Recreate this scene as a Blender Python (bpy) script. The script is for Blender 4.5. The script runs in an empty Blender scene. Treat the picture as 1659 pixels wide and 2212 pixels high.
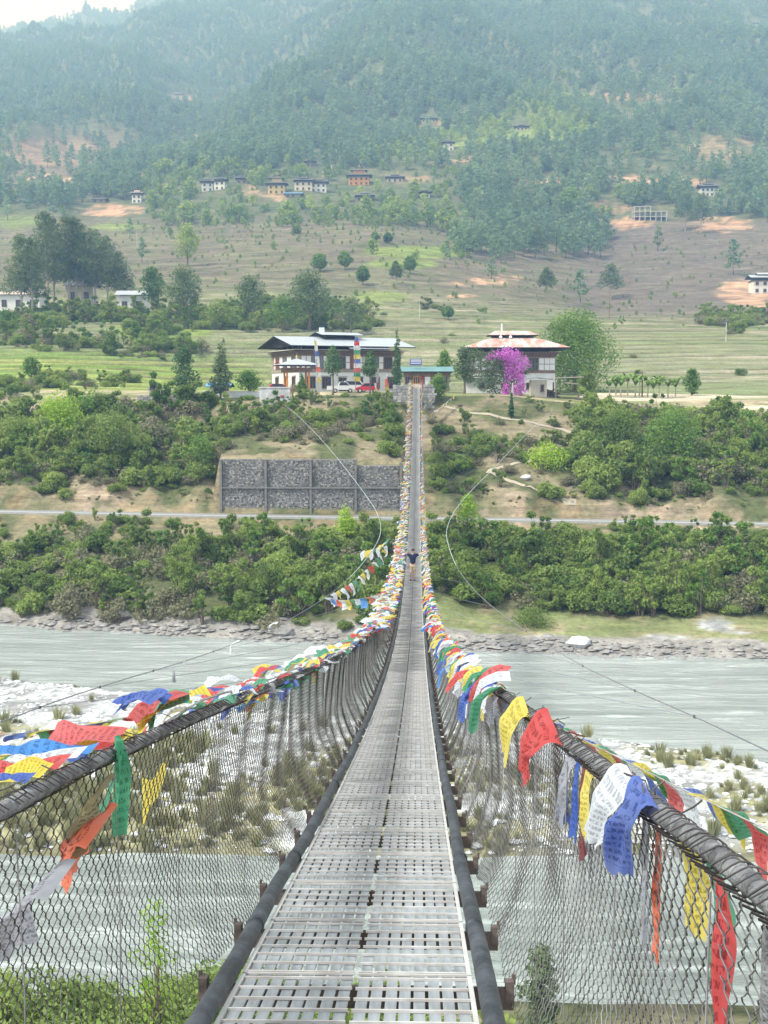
import bpy, math, random
import numpy as np
from mathutils import Vector, Matrix

RND = random.Random(7)
NR = np.random.default_rng(7)
sc = bpy.context.scene
COL = sc.collection
PI = math.pi

# ------------------------------------------------------------------ camera
CZ = 24.0            # camera height above the river (m)
CX = 0.2526          # camera stands a little right of the bridge axis
PSI = 0.02724        # heading turned a little left of the bridge axis
PIT = math.radians(5.4)
F = 2690.0           # focal length in units of a 1659 px wide picture
cam_d = bpy.data.cameras.new('camera')
cam_d.sensor_fit = 'HORIZONTAL'
cam_d.sensor_width = 36.0
cam_d.lens = 36.0 * F / 1659.0
cam_d.clip_start = 0.1
cam_d.clip_end = 12000.0
cam = bpy.data.objects.new('camera', cam_d)
cam.location = (CX, 0, CZ)
cam.rotation_euler = (PI / 2 - PIT, 0, PSI)
COL.objects.link(cam)
sc.camera = cam

# ------------------------------------------------------------------ light
SUN_EL = math.radians(52)
SUN_AZ = math.radians(-118)      # measured from +Y towards +X: behind left of the camera
world = bpy.data.worlds.new('World')
sc.world = world
world.use_nodes = True
wn = world.node_tree
wn.nodes.clear()
w_out = wn.nodes.new('ShaderNodeOutputWorld')
w_bg = wn.nodes.new('ShaderNodeBackground')
w_bg.inputs['Strength'].default_value = 0.10
w_sky = wn.nodes.new('ShaderNodeTexSky')
w_sky.sky_type = 'NISHITA'
w_sky.sun_disc = False
w_sky.sun_elevation = SUN_EL
w_sky.sun_rotation = SUN_AZ
w_sky.altitude = 1200
w_sky.dust_density = 2.0
w_tc = wn.nodes.new('ShaderNodeTexCoord')
w_map = wn.nodes.new('ShaderNodeMapping')
w_map.inputs['Scale'].default_value = (1.0, 1.0, 2.2)
w_noi = wn.nodes.new('ShaderNodeTexNoise')
w_noi.inputs['Scale'].default_value = 2.6
w_noi.inputs['Detail'].default_value = 7.0
w_noi.inputs['Roughness'].default_value = 0.58
w_ramp = wn.nodes.new('ShaderNodeValToRGB')
w_ramp.color_ramp.elements[0].position = 0.30
w_ramp.color_ramp.elements[0].color = (0.55, 0.55, 0.55, 1)
w_ramp.color_ramp.elements[1].position = 0.52
w_ramp.color_ramp.elements[1].color = (0.97, 0.97, 0.97, 1)
w_mix = wn.nodes.new('ShaderNodeMixRGB')
w_mix.inputs['Color2'].default_value = (7.0, 8.0, 9.3, 1)     # thin bright cloud deck
wl = wn.links.new
wl(w_tc.outputs['Generated'], w_map.inputs['Vector'])
wl(w_map.outputs['Vector'], w_noi.inputs['Vector'])
wl(w_noi.outputs['Fac'], w_ramp.inputs['Fac'])
wl(w_ramp.outputs['Color'], w_mix.inputs['Fac'])
wl(w_sky.outputs['Color'], w_mix.inputs['Color1'])
wl(w_mix.outputs['Color'], w_bg.inputs['Color'])
wl(w_bg.outputs['Background'], w_out.inputs['Surface'])

sun_d = bpy.data.lights.new('sun', 'SUN')
sun_d.energy = 3.3
sun_d.angle = math.radians(10)
sun_d.color = (0.85, 0.93, 1.0)
sun = bpy.data.objects.new('sun', sun_d)
sdir = Vector((math.sin(SUN_AZ) * math.cos(SUN_EL), math.cos(SUN_AZ) * math.cos(SUN_EL), math.sin(SUN_EL)))
sun.rotation_euler = sdir.to_track_quat('Z', 'Y').to_euler()
sun.location = (-60, -40, 120)
COL.objects.link(sun)

sc.view_settings.view_transform = 'Standard'
sc.view_settings.look = 'None'
sc.view_settings.gamma = 1.0
sc.view_settings.exposure = 1.0
sc.view_settings.use_curve_mapping = False
sc.render.engine = 'CYCLES'
sc.cycles.use_denoising = True
sc.cycles.denoiser = 'OPENIMAGEDENOISE'
sc.cycles.max_bounces = 6
sc.cycles.diffuse_bounces = 3
sc.cycles.glossy_bounces = 3
sc.cycles.transparent_max_bounces = 8
sc.cycles.volume_bounces = 0
sc.cycles.use_fast_gi = False
sc.cycles.caustics_reflective = False
sc.cycles.caustics_refractive = False

# ------------------------------------------------------------------ picture <-> place
_fw = Vector((-math.sin(PSI) * math.cos(PIT), math.cos(PSI) * math.cos(PIT), -math.sin(PIT)))
_rt = Vector((math.cos(PSI), math.sin(PSI), 0))
_up = _rt.cross(_fw)


def P(px, py, Y):
    """Point at distance Y along the valley that the survey saw at (px, py)."""
    d = _fw + _rt * ((px - 829.5) / F) + _up * ((1106 - py) / F)
    t = Y / d.y
    return Vector((CX + d.x * t, Y, CZ + d.z * t))


def proj(X, Y, Z):
    dx, dy, dzz = X - CX, Y, Z - CZ
    zc = dx * _fw.x + dy * _fw.y + dzz * _fw.z
    xc = dx * _rt.x + dy * _rt.y
    yc = dx * _up.x + dy * _up.y + dzz * _up.z
    return 829.5 + F * xc / zc, 1106 - F * yc / zc


def vnoise(x, y, seed=0):
    xi = np.floor(x).astype(np.int64)
    yi = np.floor(y).astype(np.int64)
    fx = x - xi
    fy = y - yi
    fx = fx * fx * (3 - 2 * fx)
    fy = fy * fy * (3 - 2 * fy)

    def h(a, b):
        n = (a * 374761393 + b * 668265263 + seed * 974711) & 0x7fffffff
        n = ((n ^ (n >> 13)) * 1274126177) & 0x7fffffff
        n = n ^ (n >> 16)
        return (n & 0xffff) / 65535.0
    return (h(xi, yi) * (1 - fx) + h(xi + 1, yi) * fx) * (1 - fy) + (h(xi, yi + 1) * (1 - fx) + h(xi + 1, yi + 1) * fx) * fy


def fbm(x, y, seed=0, oct=4, gain=0.5):
    a, s, n = 1.0, 0.0, 0.0
    for k in range(oct):
        s = s + a * vnoise(x * 2 ** k + 17.3 * k, y * 2 ** k - 9.1 * k, seed + k)
        n += a
        a *= gain
    return s / n


def smooth(a, b, x):
    t = np.clip((x - a) / (b - a), 0, 1)
    return t * t * (3 - 2 * t)


# ------------------------------------------------------------------ object helpers
def link(o, parent=None):
    COL.objects.link(o)
    if parent is not None:
        o.parent = parent
    return o


def tag(o, label=None, cat=None, group=None, kind=None):
    if label:
        o['label'] = label
    if cat:
        o['category'] = cat
    if group:
        o['group'] = group
    if kind:
        o['kind'] = kind
    return o


def thing(name, label, cat, loc=(0, 0, 0), rz=0.0, group=None):
    o = bpy.data.objects.new(name, None)
    o.empty_display_size = 0.2
    o.location = loc
    o.rotation_euler = (0, 0, rz)
    link(o)
    return tag(o, label, cat, group)


def mobj(name, me, parent=None, loc=None, rot=None, scale=None):
    o = bpy.data.objects.new(name, me)
    if loc is not None:
        o.location = loc
    if rot is not None:
        o.rotation_euler = rot
    if scale is not None:
        o.scale = scale
    return link(o, parent)


def mesh_np(name, v, faces, mats=(), midx=None, smooth_sh=False):
    """Mesh from numpy arrays; faces is (M,3) or (M,4)."""
    v = np.asarray(v, dtype=np.float32)
    faces = np.asarray(faces, dtype=np.int32)
    k = faces.shape[1]
    me = bpy.data.meshes.new(name)
    me.vertices.add(len(v))
    me.vertices.foreach_set('co', v.ravel())
    me.loops.add(faces.size)
    me.loops.foreach_set('vertex_index', faces.ravel())
    me.polygons.add(len(faces))
    me.polygons.foreach_set('loop_start', np.arange(0, faces.size, k, dtype=np.int32))
    me.polygons.foreach_set('loop_total', np.full(len(faces), k, dtype=np.int32))
    for m in mats:
        me.materials.append(m)
    if midx is not None:
        me.polygons.foreach_set('material_index', np.asarray(midx, dtype=np.int32))
    if smooth_sh:
        me.polygons.foreach_set('use_smooth', np.ones(len(faces), dtype=bool))
    me.update(calc_edges=True)
    return me


def set_col(me, name, rgb):
    a = me.color_attributes.new(name, 'FLOAT_COLOR', 'POINT')
    c = np.ones((len(rgb), 4), dtype=np.float32)
    c[:, :3] = rgb
    a.data.foreach_set('color', c.ravel())


class MB:
    """Collects boxes, prisms and tubes into one mesh."""

    def __init__(self):
        self.v, self.f, self.m = [], [], []

    def add(self, vs, fs, mi=0):
        b = len(self.v)
        self.v += [tuple(p) for p in vs]
        self.f += [tuple(i + b for i in f) for f in fs]
        self.m += [mi] * len(fs)

    def box(self, c, s, mi=0, rz=0.0, taper=1.0):
        x, y, z = s[0] / 2, s[1] / 2, s[2] / 2
        cs, sn = math.cos(rz), math.sin(rz)
        vs = []
        for k in (-1, 1):
            t = 1.0 if k < 0 else taper
            for a, b in ((-1, -1), (1, -1), (1, 1), (-1, 1)):
                px, py = a * x * t, b * y * t
                vs.append((c[0] + px * cs - py * sn, c[1] + px * sn + py * cs, c[2] + k * z))
        self.add(vs, [(0, 3, 2, 1), (4, 5, 6, 7), (0, 1, 5, 4), (1, 2, 6, 5), (2, 3, 7, 6), (3, 0, 4, 7)], mi)
        return self

    def span(self, x0, x1, y0, y1, z0, z1, mi=0):
        return self.box(((x0 + x1) / 2, (y0 + y1) / 2, (z0 + z1) / 2), (x1 - x0, y1 - y0, z1 - z0), mi)

    def tube(self, pts, r, n=6, mi=0, caps=True):
        pts = [Vector(p) for p in pts]
        rs = r if isinstance(r, (list, tuple)) else [r] * len(pts)
        b = []
        ref = None
        for i, p in enumerate(pts):
            d = (pts[min(i + 1, len(pts) - 1)] - pts[max(i - 1, 0)])
            d = d.normalized() if d.length > 1e-9 else Vector((0, 0, 1))
            if ref is None:
                ref = Vector((0, 0, 1)) if abs(d.z) < .9 else Vector((1, 0, 0))
            u = (ref - d * ref.dot(d)).normalized()
            ref = u
            w = d.cross(u)
            b.append([p + (u * math.cos(2 * PI * k / n) + w * math.sin(2 * PI * k / n)) * rs[i] for k in range(n)])
        vs = [q for ring in b for q in ring]
        fs = []
        for i in range(len(pts) - 1):
            for k in range(n):
                k2 = (k + 1) % n
                fs.append((i * n + k, i * n + k2, (i + 1) * n + k2, (i + 1) * n + k))
        if caps:
            fs.append(tuple(range(n - 1, -1, -1)))
            fs.append(tuple((len(pts) - 1) * n + k for k in range(n)))
        self.add(vs, fs, mi)
        return self

    def prism(self, poly, y0, y1, mi=0):
        """poly: list of (x,z) counter-clockwise, extruded along y."""
        n = len(poly)
        vs = [(x, y0, z) for x, z in poly] + [(x, y1, z) for x, z in poly]
        fs = [tuple(range(n)), tuple(range(2 * n - 1, n - 1, -1))]
        for i in range(n):
            j = (i + 1) % n
            fs.append((i, i + n, j + n, j))
        self.add(vs, fs, mi)
        return self

    def lathe(self, prof, n=12, c=(0, 0, 0), mi=0):
        vs, fs = [], []
        for r, z in prof:
            for k in range(n):
                vs.append((c[0] + r * math.cos(2 * PI * k / n), c[1] + r * math.sin(2 * PI * k / n), c[2] + z))
        for i in range(len(prof) - 1):
            for k in range(n):
                k2 = (k + 1) % n
                fs.append((i * n + k, i * n + k2, (i + 1) * n + k2, (i + 1) * n + k))
        self.add(vs, fs, mi)
        return self

    def mesh(self, name, mats, smooth_sh=False):
        me = bpy.data.meshes.new(name)
        me.from_pydata(self.v, [], self.f)
        mats = mats if isinstance(mats, (list, tuple)) else [mats]
        for m in mats:
            me.materials.append(m)
        me.polygons.foreach_set('material_index', self.m)
        if smooth_sh:
            me.polygons.foreach_set('use_smooth', [True] * len(self.f))
        me.update()
        return me

    def build(self, name, mats, parent=None, loc=None, rot=None, smooth_sh=False):
        return mobj(name, self.mesh(name, mats, smooth_sh), parent, loc, rot)


# ------------------------------------------------------------------ materials
def new_mat(name):
    m = bpy.data.materials.new(name)
    m.use_nodes = True
    nt = m.node_tree
    for n in list(nt.nodes):
        nt.nodes.remove(n)
    out = nt.nodes.new('ShaderNodeOutputMaterial')
    return m, nt, out


def N(nt, kind, **kw):
    n = nt.nodes.new(kind)
    for k, v in kw.items():
        if k in n.inputs:
            n.inputs[k].default_value = v
        else:
            setattr(n, k, v)
    return n


def mat(name, col, rough=0.8, var=0.25, scale=3.0, bump=0.0, bscale=None, metal=0.0, col2=None, coords='Object', spec=0.3, stretch=None, lo=.3, hi=.7):
    """Principled surface whose colour wanders between col and col2 by noise."""
    m, nt, out = new_mat(name)
    b = N(nt, 'ShaderNodeBsdfPrincipled', Roughness=rough, Metallic=metal)
    b.inputs['Specular IOR Level'].default_value = spec
    tc = N(nt, 'ShaderNodeTexCoord')
    vec = tc.outputs[coords]
    if stretch:
        mp = N(nt, 'ShaderNodeMapping')
        mp.inputs['Scale'].default_value = stretch
        nt.links.new(vec, mp.inputs['Vector'])
        vec = mp.outputs['Vector']
    no = N(nt, 'ShaderNodeTexNoise', Scale=scale, Detail=6.0, Roughness=0.6)
    nt.links.new(vec, no.inputs['Vector'])
    rp = N(nt, 'ShaderNodeValToRGB')
    c2 = col2 if col2 else tuple(c * (1 - var) for c in col)
    c1 = col if col2 else tuple(min(1, c * (1 + var)) for c in col)
    rp.color_ramp.elements[0].position = lo
    rp.color_ramp.elements[1].position = hi
    rp.color_ramp.elements[0].color = (*c2, 1)
    rp.color_ramp.elements[1].color = (*c1, 1)
    nt.links.new(no.outputs['Fac'], rp.inputs['Fac'])
    nt.links.new(rp.outputs['Color'], b.inputs['Base Color'])
    if bump:
        nb = N(nt, 'ShaderNodeTexNoise', Scale=bscale or scale * 4, Detail=5.0)
        nt.links.new(vec, nb.inputs['Vector'])
        bp = N(nt, 'ShaderNodeBump', Strength=bump, Distance=0.02)
        nt.links.new(nb.outputs['Fac'], bp.inputs['Height'])
        nt.links.new(bp.outputs['Normal'], b.inputs['Normal'])
    nt.links.new(b.outputs['BSDF'], out.inputs['Surface'])
    return m


def leaf_mat(name, dark, light, trans=0.3, patch=0.08, seedpos=0.0):
    """Foliage: each plant its own tint, with drifting patches of yellower and deeper green."""
    m, nt, out = new_mat(name)
    d = N(nt, 'ShaderNodeBsdfPrincipled', Roughness=0.55)
    d.inputs['Specular IOR Level'].default_value = 0.25
    t = N(nt, 'ShaderNodeBsdfTranslucent')
    mx = N(nt, 'ShaderNodeMixShader', Fac=trans)
    geo = N(nt, 'ShaderNodeNewGeometry')
    no = N(nt, 'ShaderNodeTexNoise', Scale=patch, Detail=4.0, Roughness=0.65)
    nt.links.new(geo.outputs['Position'], no.inputs['Vector'])
    oi = N(nt, 'ShaderNodeObjectInfo')
    isl = geo.outputs['Random Per Island']
    a = N(nt, 'ShaderNodeMath', operation='MULTIPLY')
    a.inputs[1].default_value = 0.45
    nt.links.new(oi.outputs['Random'], a.inputs[0])
    a2 = N(nt, 'ShaderNodeMath', operation='MULTIPLY_ADD')
    a2.inputs[1].default_value = 0.30
    nt.links.new(isl, a2.inputs[0])
    nt.links.new(a.outputs[0], a2.inputs[2])
    a3 = N(nt, 'ShaderNodeMath', operation='MULTIPLY_ADD')
    a3.inputs[1].default_value = 1.1
    nt.links.new(no.outputs['Fac'], a3.inputs[0])
    nt.links.new(a2.outputs[0], a3.inputs[2])
    a4 = N(nt, 'ShaderNodeMath', operation='SUBTRACT')
    a4.inputs[1].default_value = 0.42
    a4.use_clamp = True
    nt.links.new(a3.outputs[0], a4.inputs[0])
    rp = N(nt, 'ShaderNodeMixRGB')
    rp.inputs['Color1'].default_value = (*dark, 1)
    rp.inputs['Color2'].default_value = (*light, 1)
    nt.links.new(a4.outputs[0], rp.inputs['Fac'])
    nt.links.new(rp.outputs['Color'], d.inputs['Base Color'])
    nt.links.new(rp.outputs['Color'], t.inputs['Color'])
    nt.links.new(d.outputs['BSDF'], mx.inputs[1])
    nt.links.new(t.outputs['BSDF'], mx.inputs[2])
    nt.links.new(mx.outputs[0], out.inputs['Surface'])
    return m
# ================================================================== terrain
FAR_SHORE = [(-300, 1330), (0, 1350), (350, 1370), (700, 1388), (960, 1402), (1250, 1415), (1659, 1424), (2000, 1430)]
NEAR_SHORE = [(-300, 1440), (0, 1466), (330, 1500), (560, 1530), (760, 1548), (960, 1556), (1150, 1570), (1300, 1594), (1659, 1640), (2000, 1660)]


def _water_pts(tab):
    s, y = [], []
    for px, py in tab:
        d = _fw + _rt * ((px - 829.5) / F) + _up * ((1106 - py) / F)
        t = -CZ / d.z
        s.append((CX + d.x * t) / (d.y * t))
        y.append(d.y * t)
    return np.array(s), np.array(y)


FS_s, FS_y = _water_pts(FAR_SHORE)
NS_s, NS_y = _water_pts(NEAR_SHORE)

T_D = [190, 200, 235, 270, 330, 450, 600, 780, 900, 1100, 1400, 1800, 2700, 3200, 4200, 4900]
T_PX = [-400, -150, 100, 300, 450, 600, 830, 1100, 1300, 1500, 1800, 2100]
T_Y = [
    [888, 856, 812, 768, 706, 645, 575, 505, 445, 372, 285, 205, 125, 215, 110, 190],
    [884, 852, 809, 765, 705, 645, 575, 505, 445, 372, 285, 205, 120, 210, 96, 190],
    [876, 850, 806, 762, 702, 642, 570, 500, 442, 375, 290, 210, 92, 190, 58, 170],
    [862, 849, 822, 775, 708, 640, 565, 495, 440, 378, 305, 225, 50, 150, 22, 140],
    [856, 848, 839, 792, 715, 645, 560, 480, 410, 326, 338, 235, 22, 130, -20, 100],
    [851, 847, 843, 798, 720, 650, 545, 470, 405, 300, 225, 232, -15, 110, -70, 80],
    [849, 846, 843, 800, 720, 655, 520, 466, 402, 300, 140, 0, -60, 60, -80, 60],
    [852, 850, 843, 802, 722, 672, 592, 500, 405, 290, 160, 50, -70, 40, -80, 60],
    [873, 860, 836, 806, 722, 686, 655, 530, 420, 295, 170, 60, -80, 40, -80, 60],
    [882, 864, 836, 810, 720, 692, 630, 510, 425, 300, 180, 70, -80, 40, -80, 60],
    [886, 870, 842, 815, 716, 690, 610, 500, 425, 310, 190, 80, -80, 40, -80, 60],
    [886, 870, 842, 815, 712, 690, 610, 500, 425, 310, 190, 80, -80, 40, -80, 60],
]
T_S, T_Z = [], []
for j, D in enumerate(T_D):
    pts = [P(px, T_Y[k][j], D) for k, px in enumerate(T_PX)]
    T_S.append(np.array([p.x / D for p in pts]))
    T_Z.append(np.array([p.z for p in pts]))
T_Da = np.array(T_D, float)
WALL_S = (P(478, 1000, 156).x / 156, P(866, 1000, 156).x / 156)
_r = [P(px, py, 151) for px, py in ((-300, 1098), (0, 1103), (480, 1112), (900, 1118), (1300, 1124), (1659, 1130), (2000, 1134))]
ROAD_S = np.array([p.x / 151 for p in _r])
ROAD_Z = np.array([p.z for p in _r])


def field_q(X, Y):
    s = X / Y
    zf = np.zeros_like(X)
    for q in range(len(T_D) - 1):
        m = (Y >= T_D[q]) & (Y < T_D[q + 1])
        if m.any():
            t = (Y[m] - T_D[q]) / (T_D[q + 1] - T_D[q])
            zf[m] = np.interp(s[m], T_S[q], T_Z[q]) * (1 - t) + np.interp(s[m], T_S[q + 1], T_Z[q + 1]) * t
    q = (zf + (fbm(X / 40.0, Y / 60.0, 21, 3) - .5) * 3.0) / 1.15
    return q - np.floor(q)


def terrain_z(X, Y, fine=True):
    X = np.asarray(X, float)
    Y = np.asarray(Y, float)
    X, Y = np.broadcast_arrays(X, Y)
    Ys = np.maximum(Y, 30.0)
    s = X / Ys
    # --- river valley
    wob = (fbm(X / 9.0, Y / 9.0, 3, 3) - .5)
    yf = np.interp(s, FS_s, FS_y) + (fbm(X / 6.0, X * 0 + 3.0, 5, 3) - .5) * 2.2
    yn = np.interp(s, NS_s, NS_y) + (fbm(X / 8.0, X * 0 + 9.0, 6, 3) - .5) * 3.0
    yc1 = 63.0 + (fbm(X / 7.0, X * 0 + 1.0, 8, 3) - .5) * 1.2
    zr = np.interp(s, ROAD_S, ROAD_Z)
    zt = np.interp(s, T_S[0], T_Z[0])
    wall = ((s > WALL_S[0] - .004) & (s < WALL_S[1] + .004)).astype(float)
    cut = zr + 2.2 + 3.0 * (fbm(s * 45, s * 0 + .5, 11, 4) - .5) + wall * 4.3
    flat = smooth(0.0, .06, s)
    bx = [-80 + 0 * X, -6 + 0 * X, 10 + 0 * X, 22 + 0 * X, 36 + 0 * X, 47.5 + 0 * X, 52 + 0 * X, yc1 - 4, yc1, yc1 + 3, yn - 4, yn, yn + 5, yf - 4, yf, yf + 2.2, yf + 8, 147.5 + 0 * X, 148.3 + 0 * X, 151.9 + 0 * X, 153.9 + 0 * X, 185 + 0 * X, 190 + 0 * X]
    bz = [CZ - 1 + 0 * X, 19.0 + 0 * X, 13.5 + 0 * X, 7.5 + 0 * X, 2.4 + 0 * X, 0 * X, -1.3 + 0 * X, -1.0 + 0 * X, 0 * X, .8 + 0 * X, .55 + 0 * X, 0 * X, -1.6 + 0 * X, -1.6 + 0 * X, 0 * X, .9 + 0 * X, 3.4 - 1.9 * flat, zr - .25, zr, zr, cut, zt - .4, zt]
    z = np.zeros_like(X)
    for k in range(len(bx) - 1):
        t = (Y - bx[k]) / np.maximum(bx[k + 1] - bx[k], 1e-3)
        m = (t >= 0) & (t < 1)
        z = np.where(m, bz[k] + (bz[k + 1] - bz[k]) * t, z)
    ampl = np.where((Y > 154.4) & (Y < 183), 2.0, 0.5) * (1 - ((Y > 147) & (Y < 152.2)))
    ampl = np.where((Y > 147) & (Y < 156) & (wall > 0), 0, ampl)
    ampl = np.where((Y > 40) & (Y < 52), .25, ampl)
    z = z + wob * ampl
    # --- fields and hills
    j = np.clip(np.searchsorted(T_Da, Y, side='right') - 1, 0, len(T_D) - 2)
    zj = np.zeros_like(X)
    zk = np.zeros_like(X)
    for q in range(len(T_D) - 1):
        m = j == q
        if not m.any():
            continue
        zj[m] = np.interp(s[m], T_S[q], T_Z[q])
        zk[m] = np.interp(s[m], T_S[q + 1], T_Z[q + 1])
    t = np.clip((Y - T_Da[j]) / (T_Da[j + 1] - T_Da[j]), 0, 1)
    zf = zj + (zk - zj) * t
    # terraces: flat treads and short risers
    ter = smooth(205, 225, Y) * (1 - smooth(420, 520, Y)) * (1 - .6 * smooth(0.03, .1, s))
    step = 1.15
    q = (zf + (fbm(X / 40.0, Y / 60.0, 21, 3) - .5) * 3.0) / step
    fr = q - np.floor(q)
    zq = zf + (smooth(.72, 1.0, fr) - fr) * step * .95
    zf = zf + (zq - zf) * ter
    up = smooth(380, 900, Y)
    zf = zf + up * ((fbm(X / 130.0, Y / 190.0, 31, 5, .55) - .5) * np.minimum(Y * .035, 70))
    zf = zf + up * (fbm(X / 18.0, Y / 18.0, 37, 3) - .5) * 2.5
    # spurs and gullies running down to the left
    rg_ = np.abs(fbm((X * .92 + Y * .40) / 150.0, (Y * .92 - X * .40) / 620.0, 131, 3) - .5) * 2
    zf = zf + smooth(1050, 1350, Y) * (.30 - rg_) * 85
    return np.where(Y >= 190, zf, z)


_hd = np.concatenate([np.arange(25, 200, .5), np.arange(200, 460, 1.0), np.geomspace(460, 4800, 950)])


def hit(px, py):
    """Ground point seen at (px, py)."""
    d = _fw + _rt * ((px - 829.5) / F) + _up * ((1106 - py) / F)
    t = _hd / d.y
    z = terrain_z(CX + d.x * t, _hd)
    below = np.nonzero(CZ + d.z * t < z)[0]
    Y = _hd[below[0]] if len(below) else 4200.0
    x = CX + d.x * Y / d.y
    return Vector((x, Y, float(terrain_z(np.array([x]), np.array([Y]))[0])))


def gz(x, y):
    return float(terrain_z(np.array([x], float), np.array([y], float))[0])


def at(px, Y):
    """Ground point in the column px at distance Y."""
    p = P(px, 1000, Y)
    for _ in range(4):
        z = gz(p.x, Y)
        d = _fw + _rt * ((px - 829.5) / F)
        # row in which this height shows
        w = Vector((p.x - CX, Y, z - CZ))
        py = 1106 - F * w.dot(_up) / w.dot(_fw)
        p = P(px, py, Y)
    p.z = gz(p.x, Y)
    return p


# soil scars and clearings, (px, py, rx, ry, strength)
SCARS = [(240, 455, 75, 14, 1), (90, 385, 40, 10, .8), (150, 395, 30, 12, .7), (1165, 393, 50, 12, .8), (1385, 388, 75, 11, 1), (1480, 392, 50, 8, .8),
         (1365, 482, 45, 12, 1), (1560, 485, 70, 18, .9), (1605, 630, 62, 26, 1.3), (1625, 655, 50, 12, 1.2), (1040, 610, 75, 8, .9), (995, 640, 40, 5, .9), (1085, 600, 45, 5, .8), (880, 385, 50, 12, .6),
         (590, 425, 30, 10, .6), (545, 410, 25, 12, .5), (1010, 345, 30, 10, .5), (385, 215, 45, 9, .5), (430, 300, 50, 14, .35), (120, 330, 110, 30, .4), (930, 262, 40, 7, .6),
         (1290, 440, 30, 10, .5), (1330, 450, 50, 10, .5), (1140, 437, 25, 7, .5), (1560, 320, 80, 30, .35), (1320, 210, 70, 10, .4), (1430, 205, 60, 12, .35)]
GREENP = [(900, 545, 120, 14, 1), (870, 570, 80, 12, .9), (1150, 300, 110, 24, .9), (1190, 230, 90, 40, .5), (250, 490, 70, 7, .9), (40, 480, 60, 14, .7), (350, 715, 110, 22, 1), (700, 660, 90, 10, .5),
          (820, 640, 60, 12, .8), (1020, 300, 100, 25, .8), (880, 330, 60, 12, .7)]


def ell(px, py, lst):
    r = np.zeros_like(px)
    for a, b, rx, ry, st in lst:
        d = ((px - a) / rx) ** 2 + ((py - b) / ry) ** 2
        r = np.maximum(r, st * (1 - smooth(.6, 1.25, d)))
    return r


def mixc(a, b, t):
    return a + (b - a) * t[:, None]


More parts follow.
